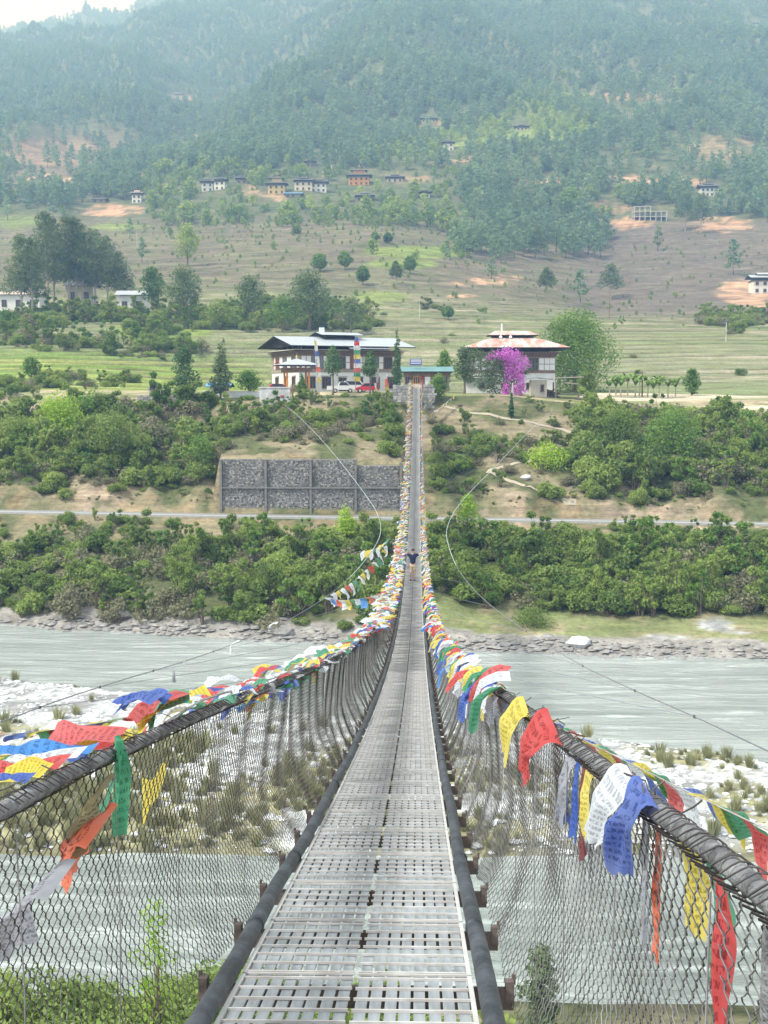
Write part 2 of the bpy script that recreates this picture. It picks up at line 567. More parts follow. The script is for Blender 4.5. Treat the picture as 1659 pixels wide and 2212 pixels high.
def ground_colour(X, Y, Z):
    n = len(X)
    s = X / np.maximum(Y, 30)
    px, py = proj(X, np.maximum(Y, 1.0), Z)
    n1 = fbm(X / 5.0, Y / 5.0, 41, 4)
    n2 = fbm(X / 22.0, Y / 22.0, 47, 4)
    n3 = fbm(X / 1.4, Y / 1.4, 53, 3)
    yf = np.interp(s, FS_s, FS_y)
    yn = np.interp(s, NS_s, NS_y)
    C = lambda *c: np.tile(np.array(c, float), (n, 1))
    brush = mixc(C(.085, .095, .04), C(.20, .17, .10), smooth(.4, .62, n1))
    soil = mixc(C(.33, .255, .18), C(.46, .37, .27), smooth(.35, .65, n3))
    gravel = mixc(C(.24, .235, .225), C(.47, .47, .46), smooth(.38, .6, n3))
    dry = mixc(C(.25, .235, .12), C(.33, .30, .18), n3)
    grass = mixc(C(.135, .165, .062), C(.215, .21, .10), n1)
    c = brush.copy()
    # gravel bar
    bar = (Y > 62) & (Y < yn + 4)
    gfrac = smooth(.42, .56, n1 * .55 + n2 * .45 + .24 * smooth(-20, -5, Y - yn) - .10 + (.06 - .05 * smooth(-.05, .05, s)))
    c = np.where(bar[:, None], mixc(dry, gravel, gfrac), c)
    wet = (np.abs(Z) < .25) & (Y > 40) & (Y < yf + 3)
    c = np.where(wet[:, None], c * .62, c)
    c = np.where(((Y > yn + 1) & (Y < yf + 3))[:, None], C(.2, .19, .17), c)
    fl = (Y >= yf + 2.5) & (Y < yf + 10) & (s + (n1 - .5) * .08 > .0)
    c = np.where(fl[:, None], mixc(mixc(grass, C(.26, .22, .13), smooth(.48, .62, n3 * .5 + n1 * .5)), gravel, smooth(.66, .74, n1)), c)
    rk = (Y >= yf - 1) & (Y < yf + 3.5)
    c = np.where(rk[:, None], mixc(C(.16, .145, .125), C(.33, .30, .27), n3), c)
    # verges, cut bank
    vg = (Y > 145.5) & (Y < 155)
    bare = np.maximum(np.maximum(smooth(140, 190, px) * (1 - smooth(400, 460, px)), smooth(1010, 1040, px) * (1 - smooth(1120, 1160, px))), smooth(1270, 1330, px))
    soil_b = mixc(brush, soil * .68, np.clip(bare * smooth(.38, .52, n1 * .5 + n3 * .5), 0, 1))
    c = np.where(vg[:, None], mixc(mixc(soil_b, brush, smooth(.46, .56, n1 * .4 + n2 * .6)), C(.30, .20, .12), smooth(.45, .7, n3) * .4), c)
    up = (Y >= 155) & (Y < 186)
    c = np.where(up[:, None], mixc(brush, mixc(C(.24, .19, .13), C(.19, .165, .10), n3), smooth(.45, .62, n1) * .85), c)
    # terrace and fields
    row = vnoise(X / 90.0, Z * 1.35, 61)
    row2 = vnoise(X / 35.0, Z * .9 + 7, 67)
    field = mixc(mixc(C(.205, .22, .125), C(.32, .29, .21), smooth(.45, .85, row)), C(.18, .215, .10), smooth(.45, .75, row2))
    lush = mixc(C(.16, .25, .045), C(.26, .29, .085), smooth(.3, .75, row))
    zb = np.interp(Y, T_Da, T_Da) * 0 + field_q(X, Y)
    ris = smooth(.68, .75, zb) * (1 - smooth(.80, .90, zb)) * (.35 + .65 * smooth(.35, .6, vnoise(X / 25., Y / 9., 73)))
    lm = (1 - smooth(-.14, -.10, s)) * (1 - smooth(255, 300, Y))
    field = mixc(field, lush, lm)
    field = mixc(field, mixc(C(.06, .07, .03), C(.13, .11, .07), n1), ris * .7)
    field = mixc(field, C(.17, .18, .085), smooth(.56, .68, n1) * .45)
    c = np.where(((Y >= 186) & (Y < 205))[:, None], mixc(grass * 1.05, soil, smooth(.42, .6, n1) * .7), c)
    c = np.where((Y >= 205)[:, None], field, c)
    # spur and hills
    spur = mixc(C(.20, .19, .125), C(.215, .175, .15), smooth(.35, .65, n2))
    spur = mixc(spur, C(.215, .215, .125), smooth(.5, .75, row2) * .6)
    spur = mixc(spur, C(.185, .21, .085), smooth(.54, .7, n1) * .6)
    cl = vnoise(X / 60.0, Z / 2.6, 75)
    spur = mixc(spur, C(.15, .135, .10), smooth(.52, .72, cl) * .55)
    spur = mixc(spur, C(.11, .13, .06), smooth(.58, .70, n2 * .5 + n1 * .5) * .7)
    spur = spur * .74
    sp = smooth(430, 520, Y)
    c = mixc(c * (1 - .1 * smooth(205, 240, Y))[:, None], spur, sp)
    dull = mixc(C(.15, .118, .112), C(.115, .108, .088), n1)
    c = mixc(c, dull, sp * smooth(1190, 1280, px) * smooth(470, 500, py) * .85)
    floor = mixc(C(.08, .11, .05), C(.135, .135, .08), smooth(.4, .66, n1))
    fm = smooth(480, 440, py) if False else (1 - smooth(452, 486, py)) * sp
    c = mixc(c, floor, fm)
    ravine = (1 - smooth(250, 380, px)) * smooth(260, 320, py) * (1 - smooth(400, 440, py)) * sp
    c = mixc(c, mixc(C(.22, .15, .125), C(.16, .13, .10), n1), ravine * .7)
    edge = (n1 - .5) * 40
    g = ell(px + edge, py + edge * .15, GREENP) * smooth(195, 205, Y)
    c = mixc(c, mixc(C(.15, .23, .045), C(.24, .29, .075), n1), g * .85)
    sc_ = np.clip(1.25 * ell(px + edge * .9, py + edge * .25, SCARS) * smooth(430, 470, Y) * (.15 + .85 * smooth(.40, .52, fbm(X / 7., Z / 2.5, 79, 3))), 0, 1)
    c = mixc(c, mixc(C(.36, .20, .125), C(.50, .36, .26), n3), sc_)
    # tan terrace walls to the right of the house
    tw = (Y > 183) & (Y < 215) & (px > 1255)
    c = np.where(tw[:, None], mixc(c, C(.50, .43, .32), smooth(.42, .55, vnoise(X / 30., Z * 1.6, 71))), c)
    return np.clip(c, 0.01, .9)


def ground_mat(name, scale1, scale2, bump, dist, streak, slo=.55):
    m, nt, out = new_mat(name)
    b = N(nt, 'ShaderNodeBsdfPrincipled', Roughness=0.92)
    b.inputs['Specular IOR Level'].default_value = 0.15
    at_ = N(nt, 'ShaderNodeVertexColor')
    at_.layer_name = 'cover'
    geo = N(nt, 'ShaderNodeNewGeometry')
    n1 = N(nt, 'ShaderNodeTexNoise', Scale=scale1, Detail=8.0, Roughness=0.7)
    n2 = N(nt, 'ShaderNodeTexNoise', Scale=scale2, Detail=3.0, Roughness=0.6)
    rp = N(nt, 'ShaderNodeMapRange')
    rp.inputs['From Min'].default_value = .3
    rp.inputs['From Max'].default_value = .7
    rp.inputs['To Min'].default_value = .62
    rp.inputs['To Max'].default_value = 1.32
    mu = N(nt, 'ShaderNodeMixRGB', blend_type='MULTIPLY')
    mu.inputs['Fac'].default_value = 1.0
    for q in (n1, n2):
        nt.links.new(geo.outputs['Position'], q.inputs['Vector'])
    nt.links.new(n1.outputs['Fac'], rp.inputs['Value'])
    nt.links.new(at_.outputs['Color'], mu.inputs['Color1'])
    nt.links.new(rp.outputs[0], mu.inputs['Color2'])
    mp = N(nt, 'ShaderNodeMapping')
    mp.inputs['Scale'].default_value = streak
    nt.links.new(geo.outputs['Position'], mp.inputs['Vector'])
    n3 = N(nt, 'ShaderNodeTexNoise', Scale=1.0, Detail=6.0, Roughness=0.68, Distortion=.35)
    nt.links.new(mp.outputs['Vector'], n3.inputs['Vector'])
    r3 = N(nt, 'ShaderNodeMapRange')
    r3.inputs['From Min'].default_value = .34
    r3.inputs['From Max'].default_value = .66
    r3.inputs['To Min'].default_value = slo
    r3.inputs['To Max'].default_value = 1.35
    nt.links.new(n3.outputs['Fac'], r3.inputs['Value'])
    m3 = N(nt, 'ShaderNodeMixRGB', blend_type='MULTIPLY')
    m3.inputs['Fac'].default_value = 1.0
    nt.links.new(mu.outputs['Color'], m3.inputs['Color1'])
    nt.links.new(r3.outputs[0], m3.inputs['Color2'])
    nt.links.new(m3.outputs['Color'], b.inputs['Base Color'])
    bp = N(nt, 'ShaderNodeBump', Strength=bump, Distance=dist)
    nt.links.new(n2.outputs['Fac'], bp.inputs['Height'])
    nt.links.new(bp.outputs['Normal'], b.inputs['Normal'])
    nt.links.new(b.outputs['BSDF'], out.inputs['Surface'])
    return m


def sheet(name, rows, ncol, mt):
    u = np.linspace(-1, 1, ncol)
    u = np.sign(u) * np.abs(u) ** 1.15
    Yg = np.repeat(rows, ncol)
    Wd = 70 + .42 * np.maximum(Yg, 0)
    Xg = np.tile(u, len(rows)) * Wd
    Zg = terrain_z(Xg, Yg)
    i = np.arange(len(rows) - 1)[:, None] * ncol + np.arange(ncol - 1)[None, :]
    i = i.ravel()
    q = np.stack([i, i + 1, i + ncol + 1, i + ncol], 1)
    me = mesh_np(name, np.stack([Xg, Yg, Zg], 1), q, [mt], smooth_sh=True)
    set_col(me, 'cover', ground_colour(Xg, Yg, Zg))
    return tag(mobj(name, me), kind='structure')


rows_g = np.concatenate([np.arange(-80, 40, 2.0), np.arange(40, 146, .8), np.arange(146, 160, .45), np.arange(160, 190, .7), np.arange(190, 340, .55), [340.0]])
rows_h = np.concatenate([np.arange(340, 520, 1.3), np.geomspace(520, 4900, 280)])
ground = sheet('ground', rows_g, 340, ground_mat('ground_cover', 1.6, 5.0, .6, .12, (.12, .35, 1.6), .74))
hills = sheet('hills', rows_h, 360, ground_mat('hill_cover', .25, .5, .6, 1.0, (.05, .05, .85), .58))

# ------------------------------------------------------------------ river
def water_mat():
    m, nt, out = new_mat('river_water')
    b = N(nt, 'ShaderNodeBsdfPrincipled', Roughness=0.16)
    b.inputs['Specular IOR Level'].default_value = 0.5
    geo = N(nt, 'ShaderNodeNewGeometry')
    mp = N(nt, 'ShaderNodeMapping')
    mp.inputs['Scale'].default_value = (.20, 1.0, 1.0)
    mp.inputs['Rotation'].default_value = (0, 0, .12)
    nt.links.new(geo.outputs['Position'], mp.inputs['Vector'])
    n1 = N(nt, 'ShaderNodeTexNoise', Scale=1.1, Detail=7.0, Roughness=0.62, Distortion=.6)
    n2 = N(nt, 'ShaderNodeTexNoise', Scale=.11, Detail=3.0)
    n3 = N(nt, 'ShaderNodeTexNoise', Scale=.55, Detail=8.0, Roughness=.72, Distortion=1.2)
    for q in (n1, n2, n3):
        nt.links.new(mp.outputs['Vector'], q.inputs['Vector'])
    rp = N(nt, 'ShaderNodeValToRGB')
    rp.color_ramp.elements[0].position = .35
    rp.color_ramp.elements[0].color = (.35, .385, .35, 1)
    rp.color_ramp.elements[1].position = .65
    rp.color_ramp.elements[1].color = (.47, .50, .465, 1)
    nt.links.new(n2.outputs['Fac'], rp.inputs['Fac'])
    fo = N(nt, 'ShaderNodeValToRGB')
    fo.color_ramp.elements[0].position = .52
    fo.color_ramp.elements[0].color = (0, 0, 0, 1)
    fo.color_ramp.elements[1].position = .68
    fo.color_ramp.elements[1].color = (.8, .8, .8, 1)
    nt.links.new(n3.outputs['Fac'], fo.inputs['Fac'])
    mx = N(nt, 'ShaderNodeMixRGB')
    mx.inputs['Color2'].default_value = (.72, .76, .71, 1)
    nt.links.new(fo.outputs['Color'], mx.inputs['Fac'])
    nt.links.new(rp.outputs['Color'], mx.inputs['Color1'])
    nt.links.new(mx.outputs['Color'], b.inputs['Base Color'])
    ad = N(nt, 'ShaderNodeMath', operation='ADD')
    nt.links.new(n1.outputs['Fac'], ad.inputs[0])
    nt.links.new(n3.outputs['Fac'], ad.inputs[1])
    bp = N(nt, 'ShaderNodeBump', Strength=1.0, Distance=.9)
    nt.links.new(ad.outputs[0], bp.inputs['Height'])
    nt.links.new(bp.outputs['Normal'], b.inputs['Normal'])
    nt.links.new(b.outputs['BSDF'], out.inputs['Surface'])
    return m


xs = np.linspace(-140, 140, 160)
ys = np.linspace(42, 142, 120)
gx, gy = np.meshgrid(xs, ys)
gzv = (fbm(gx / 5.0 + .0, gy / 2.2, 81, 3) - .5) * .18
ii = (np.arange(119)[:, None] * 160 + np.arange(159)[None, :]).ravel()
tag(mobj('river', mesh_np('river', np.stack([gx.ravel(), gy.ravel(), gzv.ravel()], 1), np.stack([ii, ii + 1, ii + 161, ii + 160], 1), [water_mat()], smooth_sh=True)), kind='structure')

# ------------------------------------------------------------------ road along the far bank
M_asph = mat('asphalt', (.22, .22, .22), .9, .12, 2.0, .2, 30)
M_kerb = mat('pale_kerb', (.40, .39, .365), .85, .12, 2.0)


def ribbon(name, pts, w0, mt, lift=.02, kind=None, parent=None):
    vs, fs = [], []
    for i, p in enumerate(pts):
        d = (pts[min(i + 1, len(pts) - 1)] - pts[max(i - 1, 0)])
        d.z = 0
        d.normalize()
        nrm = Vector((-d.y, d.x, 0))
        for k in (-1, 0, 1):
            q = p + nrm * (k * w0 / 2)
            vs.append((q.x, q.y, gz(q.x, q.y) + lift))
    for i in range(len(pts) - 1):
        for k in range(2):
            a = i * 3 + k
            fs.append((a, a + 1, a + 4, a + 3))
    me = bpy.data.meshes.new(name)
    me.from_pydata(vs, [], fs)
    me.materials.append(mt)
    o = mobj(name, me, parent)
    if kind:
        tag(o, kind=kind)
    return o


xr = np.arange(-125, 126, 2.5)
zr_ = np.interp(xr / 151.2, ROAD_S, ROAD_Z)
vs, fs = [], []
for x, z in zip(xr, zr_):
    vs += [(x, 148.6, z + .05), (x, 151.7, z + .07)]
for i in range(len(xr) - 1):
    fs.append((2 * i, 2 * i + 2, 2 * i + 3, 2 * i + 1))
me = bpy.data.meshes.new('road')
me.from_pydata(vs, [], fs)
me.materials.append(M_asph)
road = tag(mobj('road', me), kind='structure')
mb = MB()
for i in range(len(xr) - 1):
    x0, x1 = xr[i], xr[i + 1]
    z0, z1 = zr_[i], zr_[i + 1]
    mb.add([(x0, 148.0, z0 - .6), (x1, 148.0, z1 - .6), (x1, 148.0, z1 + .17), (x0, 148.0, z0 + .17), (x0, 148.62, z0 + .17), (x1, 148.62, z1 + .17), (x1, 148.62, z1 - .2), (x0, 148.62, z0 - .2)],
           [(0, 1, 2, 3), (3, 2, 5, 4), (4, 5, 6, 7)])
mb.build('kerb', M_kerb, road)
# foot path zigzagging down the right bank
M_path = mat('trodden_earth', (.36, .31, .235), .95, .15, 1.2, .3, 8)
for pts_px, wd in (([(930, 846), (955, 878), (1010, 893), (1080, 903), (1150, 914), (1215, 930), (1248, 942), (1236, 956), (1205, 965)], .55),
                   ([(1148, 998), (1110, 1004), (1072, 1014), (1054, 1021), (1085, 1036), (1130, 1051), (1180, 1068), (1225, 1088), (1245, 1097)], .6)):
    hp = [hit(a, b) for a, b in pts_px]
    fine_pts = []
    for i in range(len(hp) - 1):
        for k in range(6):
            q = hp[i].lerp(hp[i + 1], k / 6)
            q.z = gz(q.x, q.y)
            fine_pts.append(q)
    fine_pts.append(hp[-1])
    ribbon('path', fine_pts, wd, M_path, .06, kind='structure')
# ================================================================== foliage
M_bark = mat('bark', (.17, .125, .09), .95, .35, 3.0, .6, 12)
M_bark_pale = mat('pale_bark', (.34, .29, .24), .95, .3, 3.0, .5, 12)
L_scrub = leaf_mat('scrub_leaf', (.07, .135, .028), (.38, .46, .115), .44, .07)
L_scrub2 = leaf_mat('dry_scrub_leaf', (.17, .16, .095), (.28, .265, .15), .3, .09)
L_broad = leaf_mat('broad_leaf', (.045, .115, .022), (.24, .37, .07), .40, .15)
L_lime = leaf_mat('lime_leaf', (.22, .37, .03), (.46, .60, .07), .4, .2)
L_pine = leaf_mat('pine_needle', (.075, .125, .055), (.20, .26, .10), .35, .12)
L_cyp = leaf_mat('cypress_leaf', (.05, .115, .045), (.13, .22, .07), .3, .4)
L_forest = leaf_mat('forest_leaf', (.11, .20, .115), (.31, .42, .22), .45, .010)
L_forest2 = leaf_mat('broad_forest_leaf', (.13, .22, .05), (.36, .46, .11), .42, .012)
L_bou = leaf_mat('bougainvillea_bract', (.50, .06, .48), (.82, .30, .80), .35, .8)
L_grass = leaf_mat('dry_grass_blade', (.20, .21, .10), (.42, .40, .22), .35, .5)


def leaf_cloud(lobes, n, size, rng, outward=.6, droop=0.0, narrow=.55, shell=.55):
    """n leaf-shaped quads spread through the lobes (cx,cy,cz,rx,ry,rz)."""
    lobes = np.asarray(lobes, float)
    wgt = (lobes[:, 3] * lobes[:, 4] * lobes[:, 5]) ** (2 / 3)
    k = rng.choice(len(lobes), n, p=wgt / wgt.sum())
    d = rng.normal(size=(n, 3))
    d /= np.linalg.norm(d, axis=1)[:, None]
    r = shell + (1 - shell) * rng.random(n) ** .7
    r *= 1 + .18 * (rng.random(n) - .5)
    c = lobes[k, :3] + d * lobes[k, 3:] * r[:, None]
    nr = d * outward + rng.normal(size=(n, 3)) * (1 - outward) * .8
    nr[:, 2] += .25
    nr /= np.linalg.norm(nr, axis=1)[:, None]
    t = rng.normal(size=(n, 3))
    t[:, 2] -= droop
    t -= nr * (t * nr).sum(1)[:, None]
    t /= np.linalg.norm(t, axis=1)[:, None]
    b = np.cross(nr, t)
    sz = size * (.55 + .9 * rng.random(n))[:, None]
    v = np.stack([c - t * sz * .5, c + b * sz * narrow * .5 - t * sz * .05, c + t * sz * .5 - nr * sz * .08, c - b * sz * narrow * .5 - t * sz * .05], 1).reshape(-1, 3)
    q = np.arange(4 * n).reshape(n, 4)
    return v, q


def trunk_mb(h, r0, r1, rng, lean=.04, limbs=(), n=7):
    mb = MB()
    pts, rs = [], []
    lx, ly = rng.normal() * lean * h, rng.normal() * lean * h
    for i in range(6):
        t = i / 5
        pts.append((lx * t * t + math.sin(t * 5) * .012 * h, ly * t * t, h * t))
        rs.append(r0 + (r1 - r0) * t)
    rs[0] *= 1.25
    mb.tube(pts, rs, n)
    for (cx, cy, cz, *_r) in limbs:
        t = min(.95, max(.25, cz / h * .62))
        i = t * 5
        a = Vector(pts[int(i)]).lerp(Vector(pts[min(5, int(i) + 1)]), i - int(i))
        e = Vector((cx, cy, cz))
        m = a.lerp(e, .5) + Vector((0, 0, .06 * h))
        rr = (r0 + (r1 - r0) * t) * .5
        mb.tube([a, m, e], [rr, rr * .65, rr * .25], 5)
    return mb


def broad_lobes(h, w, rng, n=9, base=.32):
    """Lobes filling an egg-shaped crown from base*h to h."""
    L = []
    hc = h * (1 - base)
    for i in range(n):
        a = i * 2.4 + rng.random() * .9
        t = ((i + .5) / n) ** .85
        prof = math.sin(PI * min(.96, .16 + .80 * t)) ** .75
        s = w * (.19 + .11 * rng.random())
        rad = max(0, w * .5 * prof - s * .75) * (.7 + .45 * rng.random())
        L.append((math.cos(a) * rad, math.sin(a) * rad, h * base + hc * (.06 + .84 * t) + rng.normal() * .02 * h, s, s, s * .72))
    L.append((0, 0, h * base + hc * .5, w * .26, w * .26, hc * .32))
    L.append((0, 0, h - w * .16, w * .2, w * .2, w * .16))
    return L


def pine_lobes(h, w, rng, n=11, base=.38):
    L = []
    for i in range(n):
        t = (i + .5) / n
        a = i * 2.4 + rng.random()
        rad = w * .5 * (1 - t) ** .65 * (.55 + .5 * rng.random())
        s = w * (.17 + .10 * rng.random()) * (1.15 - .5 * t)
        L.append((math.cos(a) * rad * .8, math.sin(a) * rad * .8, h * (base + (1 - base) * t), s, s, s * .62))
    L.append((0, 0, h * .97, w * .1, w * .1, h * .05))
    return L


def combine_mesh(name, trunk, cloud, m_trunk, m_leaf):
    """trunk MB (quads) and leaf cloud joined into one instanced plant mesh."""
    tv = np.array(trunk.v) if trunk else np.zeros((0, 3))
    tf = [f for f in trunk.f if len(f) == 4] if trunk else []
    tf = np.array(tf, int).reshape(-1, 4)
    v, q = cloud
    V = np.concatenate([tv, v])
    Q = np.concatenate([tf, q + len(tv)])
    mi = np.concatenate([np.zeros(len(tf), int), np.ones(len(q), int)])
    return mesh_np(name, V, Q, [m_trunk, m_leaf], mi)


def bush_mesh(name, rng, n=900, leaf=.26, mt=L_scrub, w=1.0, h=1.0, lob=8):
    """Unit-ish bush about 2 m wide and 1.6 m high, scaled when planted."""
    L = []
    for i in range(lob):
        a = rng.random() * 2 * PI
        r = .75 * math.sqrt(rng.random())
        s = .30 + .22 * rng.random()
        L.append((math.cos(a) * r * w, math.sin(a) * r * w, (.30 + .75 * rng.random() * (1.15 - r)) * h, s, s, s * .8))
    tr = MB()
    for l in L[:5]:
        tr.tube([(0, 0, -.2), (l[0] * .5, l[1] * .5, l[2] * .6), l[:3]], [.035, .025, .01], 4, caps=False)
    return combine_mesh(name, tr, leaf_cloud(L, n, leaf, rng, .5), M_bark, mt)


def scatter(name, pts, scl, vi, meshes, label, cat, rz=None, kind='stuff'):
    """One object that plants the given meshes on its points."""
    src = bpy.data.collections.new(name + '_source')
    for i, m in enumerate(meshes):
        o = bpy.data.objects.new('%s_source_%02d' % (name, i), m)
        src.objects.link(o)
    pts = np.asarray(pts, np.float32)
    n = len(pts)
    me = bpy.data.meshes.new(name)
    me.vertices.add(n)
    me.vertices.foreach_set('co', pts.ravel())
    scl = np.asarray(scl, np.float32)
    if scl.ndim == 1:
        scl = np.repeat(scl[:, None], 3, 1)
    a = me.attributes.new('sc', 'FLOAT_VECTOR', 'POINT')
    a.data.foreach_set('vector', np.ascontiguousarray(scl).ravel())
    rot = np.zeros((n, 3), np.float32)
    if rz is None:
        rot[:, 2] = NR.random(n) * 2 * PI
        rot[:, :2] = NR.normal(size=(n, 2)) * .05
    else:
        rot[:] = rz
    a = me.attributes.new('ro', 'FLOAT_VECTOR', 'POINT')
    a.data.foreach_set('vector', rot.ravel())
    a = me.attributes.new('vi', 'INT', 'POINT')
    a.data.foreach_set('value', np.asarray(vi, np.int32))
    for m in meshes:
        for mm in m.materials:
            pass
    ng = bpy.data.node_groups.new(name + '_planting', 'GeometryNodeTree')
    ng.interface.new_socket('Geometry', in_out='INPUT', socket_type='NodeSocketGeometry')
    ng.interface.new_socket('Geometry', in_out='OUTPUT', socket_type='NodeSocketGeometry')
    gi = ng.nodes.new('NodeGroupInput')
    go = ng.nodes.new('NodeGroupOutput')
    ip = ng.nodes.new('GeometryNodeInstanceOnPoints')
    ci = ng.nodes.new('GeometryNodeCollectionInfo')
    ci.inputs['Collection'].default_value = src
    ci.inputs['Separate Children'].default_value = True
    ci.inputs['Reset Children'].default_value = True
    ip.inputs['Pick Instance'].default_value = True

    def attr(nm, typ):
        q = ng.nodes.new('GeometryNodeInputNamedAttribute')
        q.data_type = typ
        q.inputs['Name'].default_value = nm
        return q.outputs['Attribute']
    ng.links.new(gi.outputs[0], ip.inputs['Points'])
    ng.links.new(ci.outputs[0], ip.inputs['Instance'])
    ng.links.new(attr('vi', 'INT'), ip.inputs['Instance Index'])
    e2r = ng.nodes.new('FunctionNodeEulerToRotation')
    ng.links.new(attr('ro', 'FLOAT_VECTOR'), e2r.inputs[0])
    ng.links.new(e2r.outputs[0], ip.inputs['Rotation'])
    ng.links.new(attr('sc', 'FLOAT_VECTOR'), ip.inputs['Scale'])
    ng.links.new(ip.outputs[0], go.inputs[0])
    o = mobj(name, me)
    md = o.modifiers.new('planting', 'NODES')
    md.node_group = ng
    return tag(o, label, cat, kind=kind)


rg = np.random.default_rng(11)
# ------------------------------------------------------------------ forest on the hills
forest_meshes = []
for i in range(5):
    h, w = 1.0, .52 + .14 * rg.random()
    L = pine_lobes(h, w, rg, 10, .22 + .1 * rg.random())
    forest_meshes.append(combine_mesh('pine_forest_tree', trunk_mb(h * .9, .016, .005, rg, .02, (), 4), leaf_cloud(L, 330, .085, rg, .5, narrow=.6), M_bark, L_forest))
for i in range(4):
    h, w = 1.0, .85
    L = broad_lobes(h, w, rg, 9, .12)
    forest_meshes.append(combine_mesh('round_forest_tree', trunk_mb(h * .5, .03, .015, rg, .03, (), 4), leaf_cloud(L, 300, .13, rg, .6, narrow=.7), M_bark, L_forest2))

L_lit = leaf_mat('sunlit_forest_leaf', (.22, .32, .06), (.50, .60, .16), .5, .03)  # light green broadleaf, brightened to paint a sun patch on the hill
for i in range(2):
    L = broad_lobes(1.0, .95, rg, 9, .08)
    forest_meshes.append(combine_mesh('sunlit_forest_tree', trunk_mb(.5, .03, .015, rg, .03, (), 4), leaf_cloud(L, 300, .12, rg, .6, narrow=.7), M_bark, L_lit))

CLEAR = [(240, 455, 85, 22, 1), (460, 402, 38, 18, 1), (520, 392, 25, 10, .9), (600, 415, 45, 20, 1), (675, 405, 55, 20, 1), (775, 385, 45, 26, 1), (855, 388, 55, 18, 1), (790, 428, 35, 10, .9), (918, 424, 20, 10, 1),
         (295, 434, 25, 12, 1), (970, 320, 24, 16, 1), (928, 265, 35, 10, 1), (1128, 278, 28, 14, 1), (385, 212, 40, 10, .95), (1405, 465, 70, 24, 1), (1535, 415, 45, 20, 1), (1385, 390, 80, 12, .9), (1165, 393, 55, 14, .8),
         (1560, 485, 70, 20, .9), (1480, 392, 60, 8, .8), (1348, 255, 30, 12, 1), (1320, 210, 70, 10, .7), (1430, 205, 60, 14, .6), (1560, 320, 90, 34, .75), (670, 355, 30, 10, .7), (880, 385, 60, 14, .7), (120, 335, 130, 40, .72),
         (60, 395, 130, 22, .8), (430, 300, 70, 20, .4), (40, 470, 120, 30, .8), (1625, 50, 25, 10, .8), (210, 437, 30, 10, 1), (1010, 345, 40, 10, .6), (1610, 640, 70, 40, 1), (1300, 445, 60, 12, .7), (560, 425, 60, 12, .6), (700, 330, 50, 12, .4), (1150, 295, 95, 16, .55), (1030, 300, 90, 16, .45), (880, 335, 60, 10, .5), (1450, 330, 220, 55, .42), (1400, 225, 150, 26, .4), (150, 310, 190, 60, .5), (700, 255, 90, 12, .35)]


def forest_density(px, py, Y):
    d = np.ones_like(px)
    low = smooth(452, 486, py)
    spur_d = .36 + .06 * (px > 1200)
    mid = ((px > 330) & (px < 1000)).astype(float) * (1 - smooth(488, 512, py)) * .95
    pines = smooth(955, 1000, px) * (1 - smooth(1230, 1310, px)) * (1 - smooth(535, 560, py + (px - 1180) * .18)) * .8
    dl = np.maximum(np.maximum(spur_d, mid), pines)
    dl = np.maximum(dl, .28 * smooth(1240, 1300, px) * (1 - smooth(480, 520, py)))
    dl = np.maximum(dl, ell(px, py, [(470, 512, 150, 18, .9), (480, 560, 55, 26, .7), (560, 640, 60, 40, .6), (420, 630, 60, 40, .5), (320, 500, 80, 18, .7), (860, 575, 70, 14, .6), (760, 590, 50, 12, .5), (640, 500, 200, 10, .8), (1230, 600, 14, 60, .5), (1290, 640, 30, 20, .6)]))
    d = d * (1 - low) + dl * low
    d = np.where(Y < 440, .016, d)
    d = np.where(Y < 345, .0, d)
    return d * (1 - ell(px, py, CLEAR)) * (1 - ell(px, py - 12, CLEAR) * .9) * (1 - .7 * ell(px, py - 24, CLEAR))


def plant_hills():
    out = []
    for y0, y1, spc in ((345, 800, 5.4), (800, 1250, 5.6), (1250, 1850, 6.6), (1850, 2750, 8.8), (2750, 4300, 16.0)):
        smin, smax = -.37, .36
        area = (smax - smin) * (y1 * y1 - y0 * y0) / 2
        n = int(area / (spc * spc))
        Y = np.sqrt(y0 * y0 + (y1 * y1 - y0 * y0) * rg.random(n))
        X = (smin + (smax - smin) * rg.random(n)) * Y
        Z = terrain_z(X, Y)
        px, py = proj(X, Y, Z)
        patch = fbm(X / 55.0, Y / 55.0, 91, 3)
        keep = rg.random(n) < forest_density(px, py, Y) * np.clip(.5 + 1.3 * (patch - .2), .42, 1)
        keep &= (py > -70) & (px > -140) & (px < 1800)
        out.append(np.stack([X, Y, Z, px, py], 1)[keep])
    return np.concatenate(out)


hp = plant_hills()
lushm = ell(hp[:, 3], hp[:, 4], [(1150, 290, 160, 45, 1), (1190, 225, 110, 45, .8), (1020, 300, 130, 40, .7), (700, 455, 420, 30, .75), (880, 335, 120, 25, .7), (1300, 445, 120, 30, .6)])  # broadleaf patches; the upper right ones carry painted sunlight in their green
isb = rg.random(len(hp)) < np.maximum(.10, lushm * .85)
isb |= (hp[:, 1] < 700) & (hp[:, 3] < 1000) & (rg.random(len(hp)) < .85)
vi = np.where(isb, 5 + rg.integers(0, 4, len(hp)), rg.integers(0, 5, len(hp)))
hh = np.where(isb, 5.5 + 6.5 * rg.random(len(hp)) ** 1.5, 9 + 9 * rg.random(len(hp)))
hh *= np.where(hp[:, 1] > 2750, 1.6, 1.0)
hh = np.where((hp[:, 1] < 800) & isb, 1.6 + 6 * rg.random(len(hp)) ** 2.2, hh)
vil = (hp[:, 3] > 300) & (hp[:, 3] < 1000) & (hp[:, 4] > 365) & (hp[:, 4] < 520)
hh = np.where(vil, np.where(rg.random(len(hp)) < .12, hh * .8, np.minimum(hh, 2.2 + 4.5 * rg.random(len(hp)) ** 1.6)), hh)
vi = np.where(vil & (rg.random(len(hp)) < .8), 5 + rg.integers(0, 4, len(hp)), vi)
